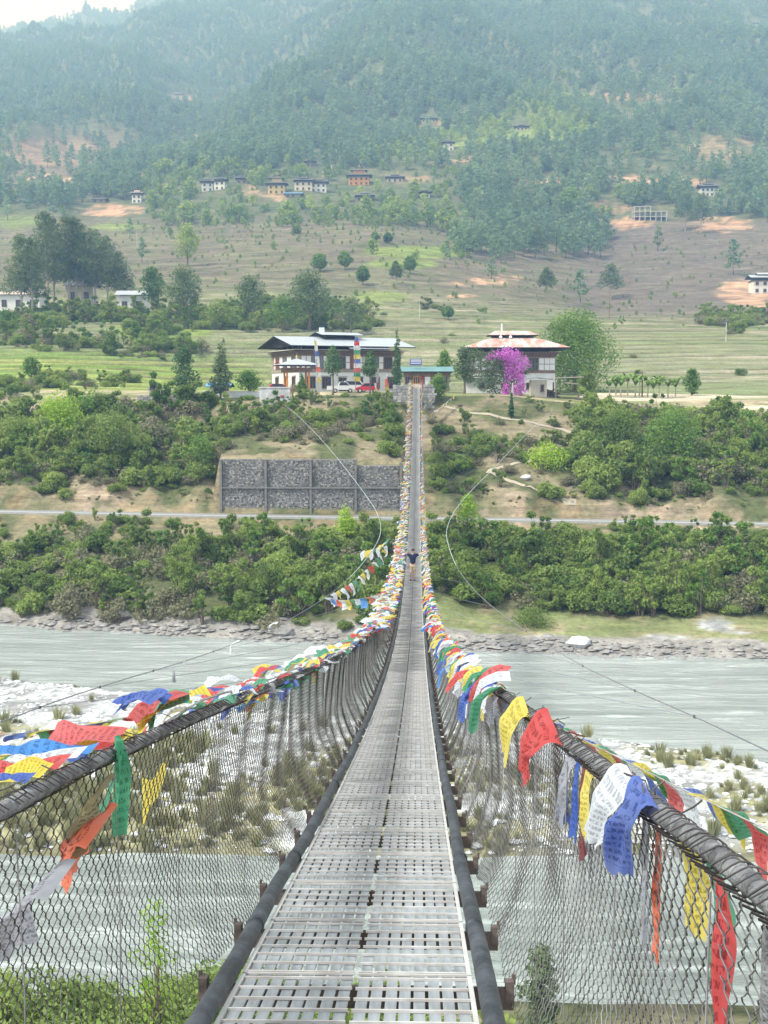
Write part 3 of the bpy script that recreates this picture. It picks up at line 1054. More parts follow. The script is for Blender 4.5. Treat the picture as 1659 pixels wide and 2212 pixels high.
lowv = (hp[:, 1] < 820) & (hp[:, 4] > 490) & ~((hp[:, 3] > 955) & (hp[:, 3] < 1310) & (hp[:, 4] < 560))
big = rg.random(len(hp)) < .02
hh = np.where(lowv & ~big, .6 + 1.9 * rg.random(len(hp)) ** 2.5, hh)
vi = np.where(lowv & ~big, 5 + rg.integers(0, 4, len(hp)), vi)
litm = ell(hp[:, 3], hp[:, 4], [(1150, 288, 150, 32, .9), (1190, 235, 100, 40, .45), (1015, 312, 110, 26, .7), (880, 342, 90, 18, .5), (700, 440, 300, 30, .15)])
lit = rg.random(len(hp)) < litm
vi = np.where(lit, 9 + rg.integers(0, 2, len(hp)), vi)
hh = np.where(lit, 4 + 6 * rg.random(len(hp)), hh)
P3 = hp[:, :3].copy()
P3[:, 2] -= .3
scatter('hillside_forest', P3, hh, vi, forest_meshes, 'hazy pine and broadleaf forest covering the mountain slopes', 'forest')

# ------------------------------------------------------------------ scrub
scrub_meshes = [bush_mesh('scrub_bush', rg, 1900, .155, L_scrub, lob=12) for _ in range(6)] + [bush_mesh('dry_scrub_bush', rg, 800, .14, L_scrub2, h=.85, lob=8) for _ in range(2)]


def sapling_mesh(rng, mt):
    """Loose ragged shrub: several leaning stems with separate leafy tips."""
    L, tr = [], MB()
    for i in range(11):
        a = rng.random() * 2 * PI
        r = .25 + .75 * rng.random()
        z = .55 + 1.5 * rng.random()
        x, y = math.cos(a) * r * .8, math.sin(a) * r * .8
        s = .16 + .14 * rng.random()
        L.append((x, y, z, s, s, s * .75))
        tr.tube([(x * .15, y * .15, -.2), (x * .5, y * .5, z * .55), (x, y, z)], [.03, .02, .008], 4, caps=False)
    return combine_mesh('loose_shrub', tr, leaf_cloud(L, 1100, .15, rng, .35, shell=.2), M_bark, mt)


scrub_meshes += [sapling_mesh(rg, L_scrub) for _ in range(3)] + [sapling_mesh(rg, L_broad)]


def plant_scrub(y0, y1, spc, dens, smin=-.42, smax=.42, base=1.0, var=1.0, dry=.15, seed=3):
    r_ = np.random.default_rng(seed)
    area = (smax - smin) * (y1 * y1 - y0 * y0) / 2
    n = int(area / (spc * spc))
    Y = np.sqrt(y0 * y0 + (y1 * y1 - y0 * y0) * r_.random(n))
    X = (smin + (smax - smin) * r_.random(n)) * Y
    Z = terrain_z(X, Y)
    px, py = proj(X, Y, Z)
    keep = r_.random(n) < dens(X, Y, Z, px, py)
    X, Y, Z = X[keep], Y[keep], Z[keep]
    n = len(X)
    s_ = base * (.55 + var * r_.random(n) ** 1.6)
    v = np.where(r_.random(n) < dry + .35 * (fbm(X / 12., Y / 12., 97, 2) > .58), 6 + r_.integers(0, 2, n), np.where(r_.random(n) < .38, 8 + r_.integers(0, 4, n), r_.integers(0, 6, n)))
    lft = (Y > 157) & (Y < 182) & ((proj(X, Y, Z)[0] < 450) | (proj(X, Y, Z)[0] > 1250))
    s_ = s_ * np.where(lft & (s_ > .8), 1.5, np.where((Y > 174) & (Y < 190), .55, 1.0)) * np.where((Y > 141.5) & (Y < 149), .5, 1.0)
    return np.stack([X, Y, Z - .15], 1), s_, v


def d_bank(X, Y, Z, px, py):
    s = X / Y
    yf = np.interp(s, FS_s, FS_y)
    fl = smooth(-.01, .02, s)
    lo = yf + 1.4 + 8.4 * fl
    d = smooth(0, 1.5, Y - lo) * (1 - smooth(145.6, 147.2, Y))
    d = np.maximum(d, .03 * (Y > yf + 2) * fl * (Y < 140))
    ridge = 1 - .82 * smooth(141, 145, Y) * smooth(.5, .62, fbm(X / 9., Y * 0, 101, 2))
    return d * ridge


def d_upper(X, Y, Z, px, py):
    s = X / Y
    d = smooth(153.2, 156.0, Y) * (1 - smooth(184.0, 186.0, Y))
    gap = smooth(.46, .62, fbm(X / 8., Y / 7., 103, 3))
    d = d * (1 - .75 * gap * (1 - .8 * (1 - smooth(420, 480, px))) * (1 - .5 * smooth(1220, 1300, px)))
    wall = (s > WALL_S[0] - .003) & (s < WALL_S[1] + .003)
    d = np.where(wall, d * smooth(157, 162, Y), d)
    # bare slope and path below the right hand house
    d = d * (1 - .85 * ell(px, py, [(1050, 890, 110, 26, 1), (1150, 930, 110, 16, .9), (1110, 1040, 90, 30, .9), (1000, 870, 60, 20, 1), (700, 965, 170, 14, .8), (330, 1060, 130, 18, .5), (1360, 1085, 230, 10, .4), (1600, 1070, 90, 16, .5), (330, 865, 60, 18, 1)]))
    d = d * (1 - .97 * ell(px, py, [(1110, 905, 150, 9, 1), (1240, 940, 25, 12, 1), (1110, 1012, 60, 8, 1), (1160, 1062, 110, 14, 1)]))
    return np.where(np.abs(X) < 1.9, 0, d)


def d_near(X, Y, Z, px, py):
    d = (1 - smooth(41, 46, Y)) * smooth(16, 20, Y)
    d = np.where((px > 560) & (px < 1000), d * .35, d)
    return np.where(px > 900, d * (Y < 36) * .35, d)


near_set = plant_scrub(14, 47, 1.7, d_near, smin=-.6, smax=.6, base=1.9, var=1.2, dry=.12, seed=5)
sets = [plant_scrub(108, 148, 1.22, d_bank, base=1.35, var=1.15, dry=.08, seed=3),
        plant_scrub(153, 187, 1.2, d_upper, base=.95, var=1.3, dry=.2, seed=4),
        plant_scrub(153, 186, .95, lambda X, Y, Z, px, py: .45 * (Y < 185) * (np.abs(X) > 2) * (1 - ell(px, py, [(1110, 905, 150, 9, 1), (1240, 940, 25, 12, 1), (1110, 1012, 60, 8, 1), (1160, 1062, 110, 14, 1)])) * ~((X / Y > WALL_S[0] - .003) & (X / Y < WALL_S[1] + .003) & (Y < 157)), base=.32, var=.45, dry=.45, seed=6)]
near_meshes = [bush_mesh('bank_bush', rg, 3600, .085, L_scrub, lob=14) for _ in range(3)]
scatter('near_bank_scrub', near_set[0], near_set[1], near_set[2] % 3, near_meshes, 'leafy green bushes on the near bank under the bridge', 'scrub')
pts = np.concatenate([a[0] for a in sets])
scl = np.concatenate([a[1] for a in sets])
vv = np.concatenate([a[2] for a in sets])
SC3 = np.stack([scl, scl, scl * (.8 + .5 * rg.random(len(scl)))], 1)
scatter('river_bank_scrub', pts, SC3, vv, scrub_meshes, 'dense green scrub covering both river banks', 'scrub')


# field hedges, bushes between the terraces
def d_field(X, Y, Z, px, py):
    d = np.zeros_like(X)
    d = np.maximum(d, ell(px, py, [(120, 745, 130, 14, .6), (330, 760, 110, 16, .55), (60, 700, 80, 14, .5), (600, 692, 200, 22, 1), (420, 700, 90, 16, .9), (720, 706, 90, 12, .8), (200, 690, 140, 10, .6), (330, 722, 60, 10, .5), (150, 830, 160, 14, .5), (1590, 690, 90, 16, .8), (1480, 685, 90, 6, .3), (1190, 668, 140, 5, .6), (950, 668, 40, 4, .2), (20, 850, 80, 20, .6)]))
    d = np.maximum(d, .004)
    return d


a, b, c_ = plant_scrub(192, 440, 2.0, d_field, base=1.0, var=1.4, dry=.1, seed=9)
b = b * np.where(a[:, 1] > 285, 1.7, 1.0)
scatter('hedge_scrub', a, b, c_, scrub_meshes, 'low green hedge bushes scattered between the terraced fields', 'hedge')

# ------------------------------------------------------------------ grass tufts and stones on the gravel bar
tuft_meshes = []
for i in range(4):
    n = 90
    a = rg.random(n) * 2 * PI
    r = .22 * np.sqrt(rg.random(n))
    base = np.stack([np.cos(a) * r, np.sin(a) * r, np.zeros(n)], 1)
    h = .5 + .5 * rg.random(n)
    lean = np.stack([np.cos(a) * r * 1.3 + rg.normal(size=n) * .10 - .12, np.sin(a) * r * 1.3 + rg.normal(size=n) * .10, h], 1)
    sd = np.stack([-np.sin(a), np.cos(a), np.zeros(n)], 1) * .028
    v = np.stack([base - sd, base + sd, base + lean * .6 + sd * .7, base + lean], 1).reshape(-1, 3)
    tuft_meshes.append(mesh_np('grass_tuft', v, np.arange(4 * n).reshape(n, 4), [L_grass]))


def bar_points(n, seed, fn):
    r_ = np.random.default_rng(seed)
    Y = 62 + 42 * r_.random(n)
    X = (-.42 + .84 * r_.random(n)) * Y
    yn = np.interp(X / Y, NS_s, NS_y)
    Z = terrain_z(X, Y)
    keep = (Y < yn - .5) & (Z > .05) & (r_.random(n) < fn(X, Y, yn))
    return X[keep], Y[keep], Z[keep]


def f_tuft(X, Y, yn):
    n1 = fbm(X / 5.0, Y / 5.0, 41, 4)
    n2 = fbm(X / 22.0, Y / 22.0, 47, 4)
    s = X / Y
    g = n1 * .55 + n2 * .45 + .24 * smooth(-20, -5, Y - yn) - .10 + (.06 - .05 * smooth(-.05, .05, s))
    return np.clip((1 - smooth(.40, .54, g)) * (.55 - .27 * smooth(-.02, .06, s)), .02, 1)


X, Y, Z = bar_points(9000, 21, f_tuft)
scatter('bar_grass', np.stack([X, Y, Z - .03], 1), .35 + .95 * rg.random(len(X)) ** 1.5, rg.integers(0, 4, len(X)), tuft_meshes, 'tufts of dry grass growing on the gravel bar', 'grass')

def objrand_mat(name, c1, c2):
    """Each stone its own tone, with grain."""
    m, nt, out = new_mat(name)
    b = N(nt, 'ShaderNodeBsdfPrincipled', Roughness=.95)
    oi = N(nt, 'ShaderNodeObjectInfo')
    mx = N(nt, 'ShaderNodeMixRGB')
    mx.inputs['Color1'].default_value = (*c1, 1)
    mx.inputs['Color2'].default_value = (*c2, 1)
    no = N(nt, 'ShaderNodeTexNoise', Scale=5.0, Detail=6.0)
    ad = N(nt, 'ShaderNodeMath', operation='MULTIPLY_ADD')
    ad.inputs[1].default_value = .7
    ad.inputs[2].default_value = -.12
    su = N(nt, 'ShaderNodeMath', operation='ADD')
    nt.links.new(oi.outputs['Random'], su.inputs[0])
    nt.links.new(no.outputs['Fac'], su.inputs[1])
    nt.links.new(su.outputs[0], ad.inputs[0])
    nt.links.new(ad.outputs[0], mx.inputs['Fac'])
    nt.links.new(mx.outputs['Color'], b.inputs['Base Color'])
    nt.links.new(b.outputs['BSDF'], out.inputs['Surface'])
    return m



rock_meshes = []
M_cobble = objrand_mat('pale_cobble', (.20, .195, .19), (.66, .655, .64))
M_rock = mat('bank_rock', (.36, .34, .32), .9, .45, .35, .5, 5, col2=(.15, .135, .12), coords='Object')
for mt in (M_cobble, M_rock):
    for i in range(4):
        mb = MB()
        r_ = np.random.default_rng(40 + i)
        prof = []
        nseg = 7
        vs = [(0, 0, -.5)]
        for ring, (rr, zz) in enumerate(((.62, -.3), (1.0, .1), (.78, .5))):
            for k in range(nseg):
                q = rr * (.75 + .5 * r_.random())
                vs.append((q * math.cos(2 * PI * k / nseg), q * math.sin(2 * PI * k / nseg), zz * (.7 + .6 * r_.random())))
        vs.append((.1, 0, .68))
        fs = []
        for k in range(nseg):
            k2 = (k + 1) % nseg
            fs.append((0, 1 + k2, 1 + k))
            for ring in range(2):
                a = 1 + ring * nseg
                fs.append((a + k, a + k2, a + nseg + k2, a + nseg + k))
            fs.append((1 + 2 * nseg + k, 1 + 2 * nseg + k2, len(vs) - 1))
        mb.add(vs, fs)
        rock_meshes.append(mb.mesh('stone', mt))
X, Y, Z = bar_points(17000, 22, lambda X, Y, yn: .15 + .6 * (1 - f_tuft(X, Y, yn)))
s_ = .08 + .30 * rg.random(len(X)) ** 3
scatter('cobbles', np.stack([X, Y, Z], 1), np.stack([s_, s_, s_ * .6], 1), rg.integers(0, 4, len(X)), rock_meshes, 'white river cobbles strewn over the gravel bar', 'stones')
n = 3000
s = -.42 + .84 * rg.random(n)
yf = np.interp(s, FS_s, FS_y)
Y = yf + rg.normal(size=n) * .8 + .6
X = s * Y
Z = terrain_z(X, Y)
keep = rg.random(n) < .25 + .75 * smooth(.4, .6, fbm(X / 6., Y / 3., 107, 3))
X, Y, Z = X[keep], Y[keep], Z[keep]
n = len(X)
s_ = .12 + .42 * rg.random(n) ** 3
scatter('shore_rocks', np.stack([X, Y, np.maximum(Z, -.1)], 1), np.stack([s_ * 1.2, s_, s_ * .75], 1), 4 + rg.integers(0, 4, n), rock_meshes, 'dark broken rocks lining the far shore of the river', 'rocks')

# individual boulders on the far shore
for px, py, sz, mt_i, lab in ((845 * .6636 * 1.13 + 617, 1394, 1.5, 0, 'pale round boulder on the far shore right of the bridge'), (608, 1372, 1.6, 4, 'grey pointed boulder in the water by the left far shore'),
                              (1136, 1037, .9, 0, 'pale round boulder beside the footpath on the slope'), (262, 1335, 1.4, 5, 'grey standing boulder at the foot of the left scrub')):
    h_ = hit(px, py)
    o = mobj('boulder', rock_meshes[mt_i].copy(), None, (h_.x, h_.y, h_.z + .1), (0, 0, sz), (sz * .8, sz * .8, sz * .75))
    tag(o, lab, 'boulder')

# ------------------------------------------------------------------ air
def build_haze():
    m, nt, out = new_mat('haze_air')
    v = N(nt, 'ShaderNodeVolumePrincipled')
    v.inputs['Color'].default_value = (.31, .57, 1.0, 1)
    v.inputs['Absorption Color'].default_value = (1, 1, 1, 1)
    v.inputs['Density'].default_value = HAZE_D
    v.inputs['Anisotropy'].default_value = 0.0
    nt.links.new(v.outputs['Volume'], out.inputs['Volume'])
    mb = MB().span(-3200, 3200, -120, 5200, -6, 1420)
    o = mb.build('haze', m)
    tag(o, 'thin blue haze filling the valley air', 'haze', kind='stuff')


HAZE_D = 0.00043
build_haze()
# ================================================================== suspension bridge
BR_END = 180.0


def dz(Y):
    return CZ - 1.365 - .2197 * Y + .0012885 * Y * Y


def dsl(Y):
    return -.2197 + 2 * .0012885 * Y


def rh(Y, side=-1):
    """Handrail height above the deck; it dips towards the near anchor."""
    if side > 0:
        return 1.13 - .22 * math.exp(-max(Y, -1.5) / 4.0)
    return 1.13 - .40 * math.exp(-max(Y, -1.5) / 3.2)


M_slat = mat('galvanised_slat', (.275, .285, .29), .55, .38, 3.0, .25, 40, metal=.25, spec=.4, stretch=(6, 1, 1))
M_wire = mat('grating_wire', (.56, .53, .49), .6, .3, 6.0, col2=(.33, .28, .24))
M_edge = mat('pale_edge_angle', (.48, .46, .43), .6, .15, 4.0)
M_pipe = mat('black_conduit', (.115, .125, .14), .5, .4, 4.0, .35, 22, col2=(.028, .031, .037), lo=.42, hi=.85)
M_beam = mat('rusty_channel', (.10, .075, .065), .8, .4, 9.0, .3, 40)
M_mesh = mat('chain_link_wire', (.24, .21, .185), .6, .4, 3.0, col2=(.05, .042, .04), lo=.5, hi=.85)
M_mesh_r = mat('chain_link_wire_lit', (.36, .34, .32), .55, .4, 3.0, col2=(.09, .08, .076), lo=.4, hi=.78)  # right side made paler to paint the sun on its inner face
M_rail = mat('weathered_rail', (.30, .29, .28), .75, .35, 9.0, 1.0, 60, col2=(.09, .085, .085), lo=.35, hi=.72)
M_rod = mat('hanger_rod', (.27, .25, .24), .6, .3, 4.0, metal=.3)
M_cable = mat('steel_cable', (.22, .22, .24), .5, .2, 4.0, metal=.4)

bridge = thing('suspension_bridge', 'long sagging footbridge with grey grating deck and chain link sides', 'bridge', (0, 0, 0))
RX = .80           # handrails either side of the axis
HW = .485          # half width of the deck


def on_deck(Y, lift=0.0, x=0.0):
    return Matrix.Translation((x, Y, dz(Y) + lift)) @ Matrix.Rotation(math.atan(dsl(Y)), 4, 'X')


def place(o, Y, lift=0.0, x=0.0):
    o.location = (x, Y, dz(Y) + lift)
    o.rotation_euler = (math.atan(dsl(Y)), 0, 0)
    return o


# --- deck panels, two side by side, one metre long
PW = HW - .004
slat_pitch = (PW - .028) / 8


def slat_x(side, k):
    return side * (.010 + slat_pitch * (k + .5))


slat_me = MB().box((0, 0, 0), (slat_pitch * .79, .997, .010)).mesh('slat', M_slat)


def frame_mb(side):
    mb = MB()
    for k in range(7):
        y = -.46 + k * (.92 / 6)
        mb.box((side * (PW / 2 + .004), y, .0105), (PW - .006, .013, .010), 0)
    mb.box((side * (PW / 2 + .004), -.485, .0095), (PW - .006, .010, .008), 0)
    mb.box((side * (PW - .009), 0, .004), (.018, .99, .026), 1)
    mb.box((side * (.010 + slat_pitch * 1.2), -.478, .013), (.022, .02, .010), 0)
    return mb


frame_me = {}
full_me = {}
for side in (-1, 1):
    frame_me[side] = frame_mb(side).mesh('deck_frame', [M_wire, M_edge])
    mb = frame_mb(side)
    for k in range(8):
        mb.box((slat_x(side, k), 0, 0), (slat_pitch * .79, .997, .010), 2)
    full_me[side] = mb.mesh('deck_panel', [M_wire, M_edge, M_slat])
ROW0 = -2
NEAR_ROWS = (3, 21)
far_rows = []
jr = random.Random(5)
for r in range(ROW0, int(BR_END)):
    Y = r + .5
    if r >= 148:
        far_rows.append(Y)
        continue
    for side in (-1, 1):
        near = NEAR_ROWS[0] <= r < NEAR_ROWS[1]
        o = mobj('deck_panel', frame_me[side] if near else full_me[side], bridge)
        place(o, Y, jr.uniform(-.002, .002))
        o.rotation_euler.y = jr.uniform(-.004, .004)
        if near:
            for k in range(8):
                mobj('slat', slat_me, o, (slat_x(side, k) + jr.uniform(-.002, .002), 0, jr.uniform(-.002, .001)))
mb = MB()
for Y in far_rows:
    for side in (-1, 1):
        Mx = on_deck(Y)
        src = full_me[side]
        mb.add([Mx @ v.co for v in src.vertices], [tuple(p.vertices) for p in src.polygons], 0)
        for q, p in enumerate(src.polygons):
            mb.m[-len(src.polygons) + q] = p.material_index
tag(mb.build('deck_panels', [M_wire, M_edge, M_slat], bridge), kind='stuff')

# --- black conduit over the deck cables, and handrails
ys_ = [-3 + .75 * i for i in range(int((BR_END + 3) / .75) + 1)]
for side in (-1, 1):
    mb = MB()
    pts = [(side * (.530 + .006 * math.sin(y * 1.3 + side)), y, dz(y) + .035 + .008 * math.sin(y * 2.1)) for y in ys_]
    mb.tube(pts, .041, 10)
    for y in np.arange(2, 60, 1.9):
        mb.tube([(side * .530, y - .02, dz(y - .02) + .035), (side * .530, y + .02, dz(y + .02) + .035)], .045, 10)
    mb.build('conduit', M_pipe, bridge, smooth_sh=True)
    mb = MB()
    pts = [(side * RX, y, dz(y) + rh(y, side) + .006 * math.sin(y * 3.7)) for y in ys_]
    mb.tube(pts, [.022 + .002 * math.sin(i * 1.7) for i in range(len(pts))], 10)
    mb.build('handrail', M_rail, bridge, smooth_sh=True)

# --- cross beams and hangers
beam_me = MB().box((0, 0, -.075), (1.31, .06, .08)).box((.64, 0, -.045), (.035, .07, .085)).box((-.64, 0, -.045), (.035, .07, .085)).box((.66, .03, -.005), (.014, .022, .04)).box((-.66, .03, -.005), (.014, .022, .04)).mesh('cross_beam', M_beam)
rod_me = MB().tube([(0, 0, -.06), (.012, .0, .25), (.018, 0, .6), (.01, 0, 1.10)], .0020, 5).mesh('hanger', M_rod)
far_h = MB()
for r in range(ROW0, int(BR_END)):
    place(mobj('cross_beam', beam_me, bridge), r + .0)
    for side in (-1, 1):
        if r < 147:
            o = mobj('hanger', rod_me, bridge, (side * (RX - .045), r, dz(r)), (jr.uniform(-.05, .05), 0, PI if side > 0 else 0), (1, 1, rh(r, side) / 1.13))
        else:
            far_h.tube([(side * (RX - .045), r, dz(r) - .06), (side * (RX - .03), r, dz(r) + 1.1)], .0024, 4)
tag(far_h.build('hangers', M_rod, bridge), kind='stuff')


# --- chain link sides: panels two metres long
def chain_link(name, seed, mt):
    r_ = random.Random(seed)
    a, per, top, bot = .040, .068, 1.10, -.07
    V, Fc = [], []
    nw = int(2.0 / a)
    nper = int((top - bot) / per)
    sub = 6
    wob = [r_.uniform(0, 6.28) for _ in range(6)]
    n3 = 3

    def belly(x, z):
        t = (z - bot) / (top - bot)
        low = max(0, .45 - t)
        return (.035 * math.sin(PI * t) + .025 * low * low * math.sin(x * 3.1 + wob[0]) + .006 * math.sin(x * 6.3 + z * 5 + wob[1]) - .15 * (max(0, .40 - t) / .40) ** 1.4)
    for i in range(nw):
        x0 = -1.0 + i * a
        pts = []
        for k in range(nper * sub + 1):
            ph = k / sub * 2 * PI
            z = bot + k / sub * per
            # rounded zigzag, neighbours in opposite phase, threaded through one another
            c = math.cos(ph) * (1 if i % 2 else -1)
            tri = c * (1.12 - .12 * c * c)
            t = (z - bot) / (top - bot)
            sag = .02 * math.sin(x0 * 3.1 + wob[2]) * max(0, .5 - t) * 2
            zz = z + sag * 2 + .010 * math.sin(x0 * 9 + wob[3]) * max(0, .4 - t)
            xx = x0 + a * .5 + tri * a * .58
            yy = belly(xx, z) + .004 * math.sin(ph + (0 if i % 2 else PI))
            pts.append((yy, xx, zz))
        b = len(V)
        rr = .0022
        for q in pts:
            for k in range(n3):
                an = 2 * PI * k / n3
                V.append((q[0] + rr * math.cos(an), q[1] + rr * math.sin(an), q[2]))
        for s in range(len(pts) - 1):
            for k in range(n3):
                k2 = (k + 1) % n3
                Fc.append((b + s * n3 + k, b + s * n3 + k2, b + (s + 1) * n3 + k2, b + (s + 1) * n3 + k))
    return mesh_np(name, V, Fc, [mt], smooth_sh=True)


def binding(name, seed, mt):
    """Loops of wire lacing the netting to the handrail."""
    r_ = random.Random(seed)
    mb = MB()
    y = -1.0
    while y < 1.0:
        lean = r_.uniform(.01, .05)
        R0 = .0255 + r_.random() * .005
        pts = []
        for k in range(11):
            an = -PI * .9 + k * 2 * PI * .92 / 10
            rr = R0 if k not in (0, 10) else R0 + .012
            pts.append((rr * math.cos(an), y + lean * k / 10 + r_.uniform(-.003, .003), rr * math.sin(an)))
        mb.tube(pts, .0022, 4, caps=False)
        y += r_.uniform(.035, .065)
    for _ in range(7):
        y = r_.uniform(-.95, .95)
        an = r_.uniform(0, PI)
        q = Vector((.027 * math.cos(an), y, .027 * math.sin(an)))
        mb.tube([q, q + Vector((r_.uniform(-.03, .03), r_.uniform(-.03, .03), .02)), q + Vector((r_.uniform(-.05, .05), r_.uniform(-.05, .05), .035))], .0022, 4, caps=False)
    return mb.mesh(name, mt, True)


link_me = {-1: [chain_link('wire_netting', 50 + i, M_mesh) for i in range(2)], 1: [chain_link('wire_netting', 60 + i, M_mesh_r) for i in range(2)]}
bind_me = {-1: [binding('lacing_wire', 70 + i, M_mesh) for i in range(2)], 1: [binding('lacing_wire', 80 + i, M_mesh) for i in range(2)]}
k = 0
for Yc in np.arange(-1.0, BR_END, 2.0):
    for side in (-1, 1):
        o = mobj('wire_netting', link_me[side][k % 2], bridge, scale=(side, 1 if (k // 2) % 2 else -1, 1))
        place(o, float(Yc), 0, side * (RX - .005))
        o.scale.z = (rh(float(Yc), side) + .03) / 1.13
        o.rotation_euler.x = math.atan(dsl(Yc) + .5 * (rh(Yc + 1, side) - rh(Yc - 1, side)) * .8)
        if Yc < 70:
            b_ = tag(mobj('lacing_wire', bind_me[side][k % 2], bridge, scale=(side, 1, 1)), kind='stuff')
            place(b_, float(Yc), rh(float(Yc), side), side * RX)
            b_.rotation_euler.x = math.atan(dsl(Yc) + .5 * (rh(Yc + 1, side) - rh(Yc - 1, side)))
    k += 1

# hooked end post at the near right, just at the picture's edge
p0 = Vector((RX + .02, 1.88, dz(1.88)))
MB().tube([p0 + Vector((0, -.3, 1.10)), p0 + Vector((0, -.05, 1.03)), p0 + Vector((0, .0, .93)), p0 + Vector((0, .0, .2)), p0 + Vector((0, 0, -.2))], .030, 10).build('end_post', M_rail, bridge, smooth_sh=True)

# far landing: steps, stone portal and end posts
M_stone = objrand_mat('rubble_stone', (.13, .125, .12), (.50, .47, .43))
M_step = mat('worn_step', (.46, .40, .33), .95, .25, 2.0, .4, 8)
lz = dz(BR_END)
for i in range(4):
    MB().span(-.75, .75, BR_END + .1 + i * .34, BR_END + .1 + (i + 1) * .34 + .3, lz - 1.5, lz + .05 + i * .19).build('step', M_step, bridge)
for side in (-1, 1):
    MB().tube([(side * .84, BR_END, lz - .6), (side * .84, BR_END, lz + 1.25)], .06, 8).build('end_post', M_rail, bridge)
for side, w_ in ((-1, 2.4), (1, 1.3)):
    t = thing('stone_abutment', 'low rubble stone abutment %s the far bridge landing' % ('left of' if side < 0 else 'right of'), 'abutment', (side * (1.0 + w_ / 2), BR_END + .9, gz(side * 2, 181) - .6))
    rr = random.Random(3 + side)
    hgt = lz + .45 - t.location.z
    MB().box((0, .1, hgt / 2), (w_ - .1, 1.2, hgt - .1)).build('core', M_stone, t)
    z = 0
    while z < hgt:
        h_ = rr.uniform(.3, .48)
        x = -w_ / 2
        while x < w_ / 2:
            w1 = rr.uniform(.4, .75)
            MB().box((x + w1 / 2, -.52 + rr.uniform(-.06, .06), z + h_ / 2), (w1 - .04, .22, h_ - .04), 0, rr.uniform(-.05, .05), .93).build('stone', M_stone, t)
            x += w1
        z += h_

# ------------------------------------------------------------------ wind guys (side cables) and their stays
def guy(side, xa, a_far, a_near, zmid):
    def pt(Y):
        d = Y - 80.0
        return Vector((side * (xa + (a_far if d > 0 else a_near) * d * d), Y, 0))
    return pt


guyL = [P(0 - 120, 1595, 18), P(0, 1560, 25), P(130, 1512, 32), P(260, 1470, 40), P(400, 1428, 48), P(520, 1385, 56), P(640, 1330, 64), P(740, 1262, 73), P(800, 1195, 82), P(822, 1150, 90), P(815, 1110, 98), P(790, 1070, 107), P(745, 1010, 120), P(690, 945, 136), P(640, 895, 155), P(610, 872, 178)]
guyR = [P(1820, 1690, 18), P(1659, 1622, 24), P(1500, 1548, 30), P(1350, 1482, 38), P(1240, 1428, 45), P(1120, 1352, 54), P(1040, 1290, 63), P(990, 1230, 72), P(968, 1175, 81), P(966, 1140, 88), P(985, 1100, 96), P(1020, 1058, 106), P(1070, 1008, 120), P(1120, 955, 137), P(1160, 915, 158), P(1192, 888, 181)]


def catmull(pts, n=6):
    out = []
    for i in range(len(pts) - 1):
        p0, p1, p2, p3 = pts[max(i - 1, 0)], pts[i], pts[i + 1], pts[min(i + 2, len(pts) - 1)]
        for k in range(n):
            t = k / n
            out.append(.5 * ((2 * p1) + (p2 - p0) * t + (2 * p0 - 5 * p1 + 4 * p2 - p3) * t * t + (3 * p1 - p0 - 3 * p2 + p3) * t ** 3))
    out.append(pts[-1])
    return out


M_pale_cable = mat('pale_cable', (.36, .40, .39), .5, .15, 3.0)
for side, pts, lab in ((-1, guyL, 'steel wind guy cable bowed along the left of the bridge'), (1, guyR, 'steel wind guy cable bowed along the right of the bridge')):
    cp = catmull(pts)
    t = thing('wind_guy', lab, 'cable', cp[0])
    o0 = Vector(cp[0])
    cut = 0
    for i, p in enumerate(cp):
        if p.y < 75:
            cut = i
    MB().tube([p - o0 for p in cp[:cut + 1]], .017, 6).build('cable', M_cable, t, smooth_sh=True)
    MB().tube([p - o0 for p in cp[cut:]], .021, 6).build('cable', M_pale_cable, t, smooth_sh=True)
    for Y in (30, 37, 44, 52, 60, 68, 110, 125, 140):
        q = min(cp, key=lambda p: abs(p.y - Y))
        e = Vector((side * .72, Y + (6 if Y < 80 else -5), 0))
        e.z = dz(e.y) - .05
        m = q.lerp(e, .5) - Vector((0, 0, .12))
        MB().tube([q - o0, m - o0, e - o0], .009 if Y < 60 else .0065, 4).build('stay', M_cable, t)
        MB().box(q - o0, (.05, .10, .06)).build('clamp', M_beam, t)

# ------------------------------------------------------------------ prayer flags
FC = {'blue': (.035, .10, .42), 'white': (.72, .72, .74), 'red': (.60, .035, .03), 'green': (.03, .27, .12), 'yellow': (.72, .56, .05), 'orange': (.78, .13, .03), 'sky': (.06, .25, .62), 'maroon': (.20, .03, .03), 'grey': (.36, .35, .38), 'olive': (.22, .17, .03), 'rose': (.66, .12, .12)}


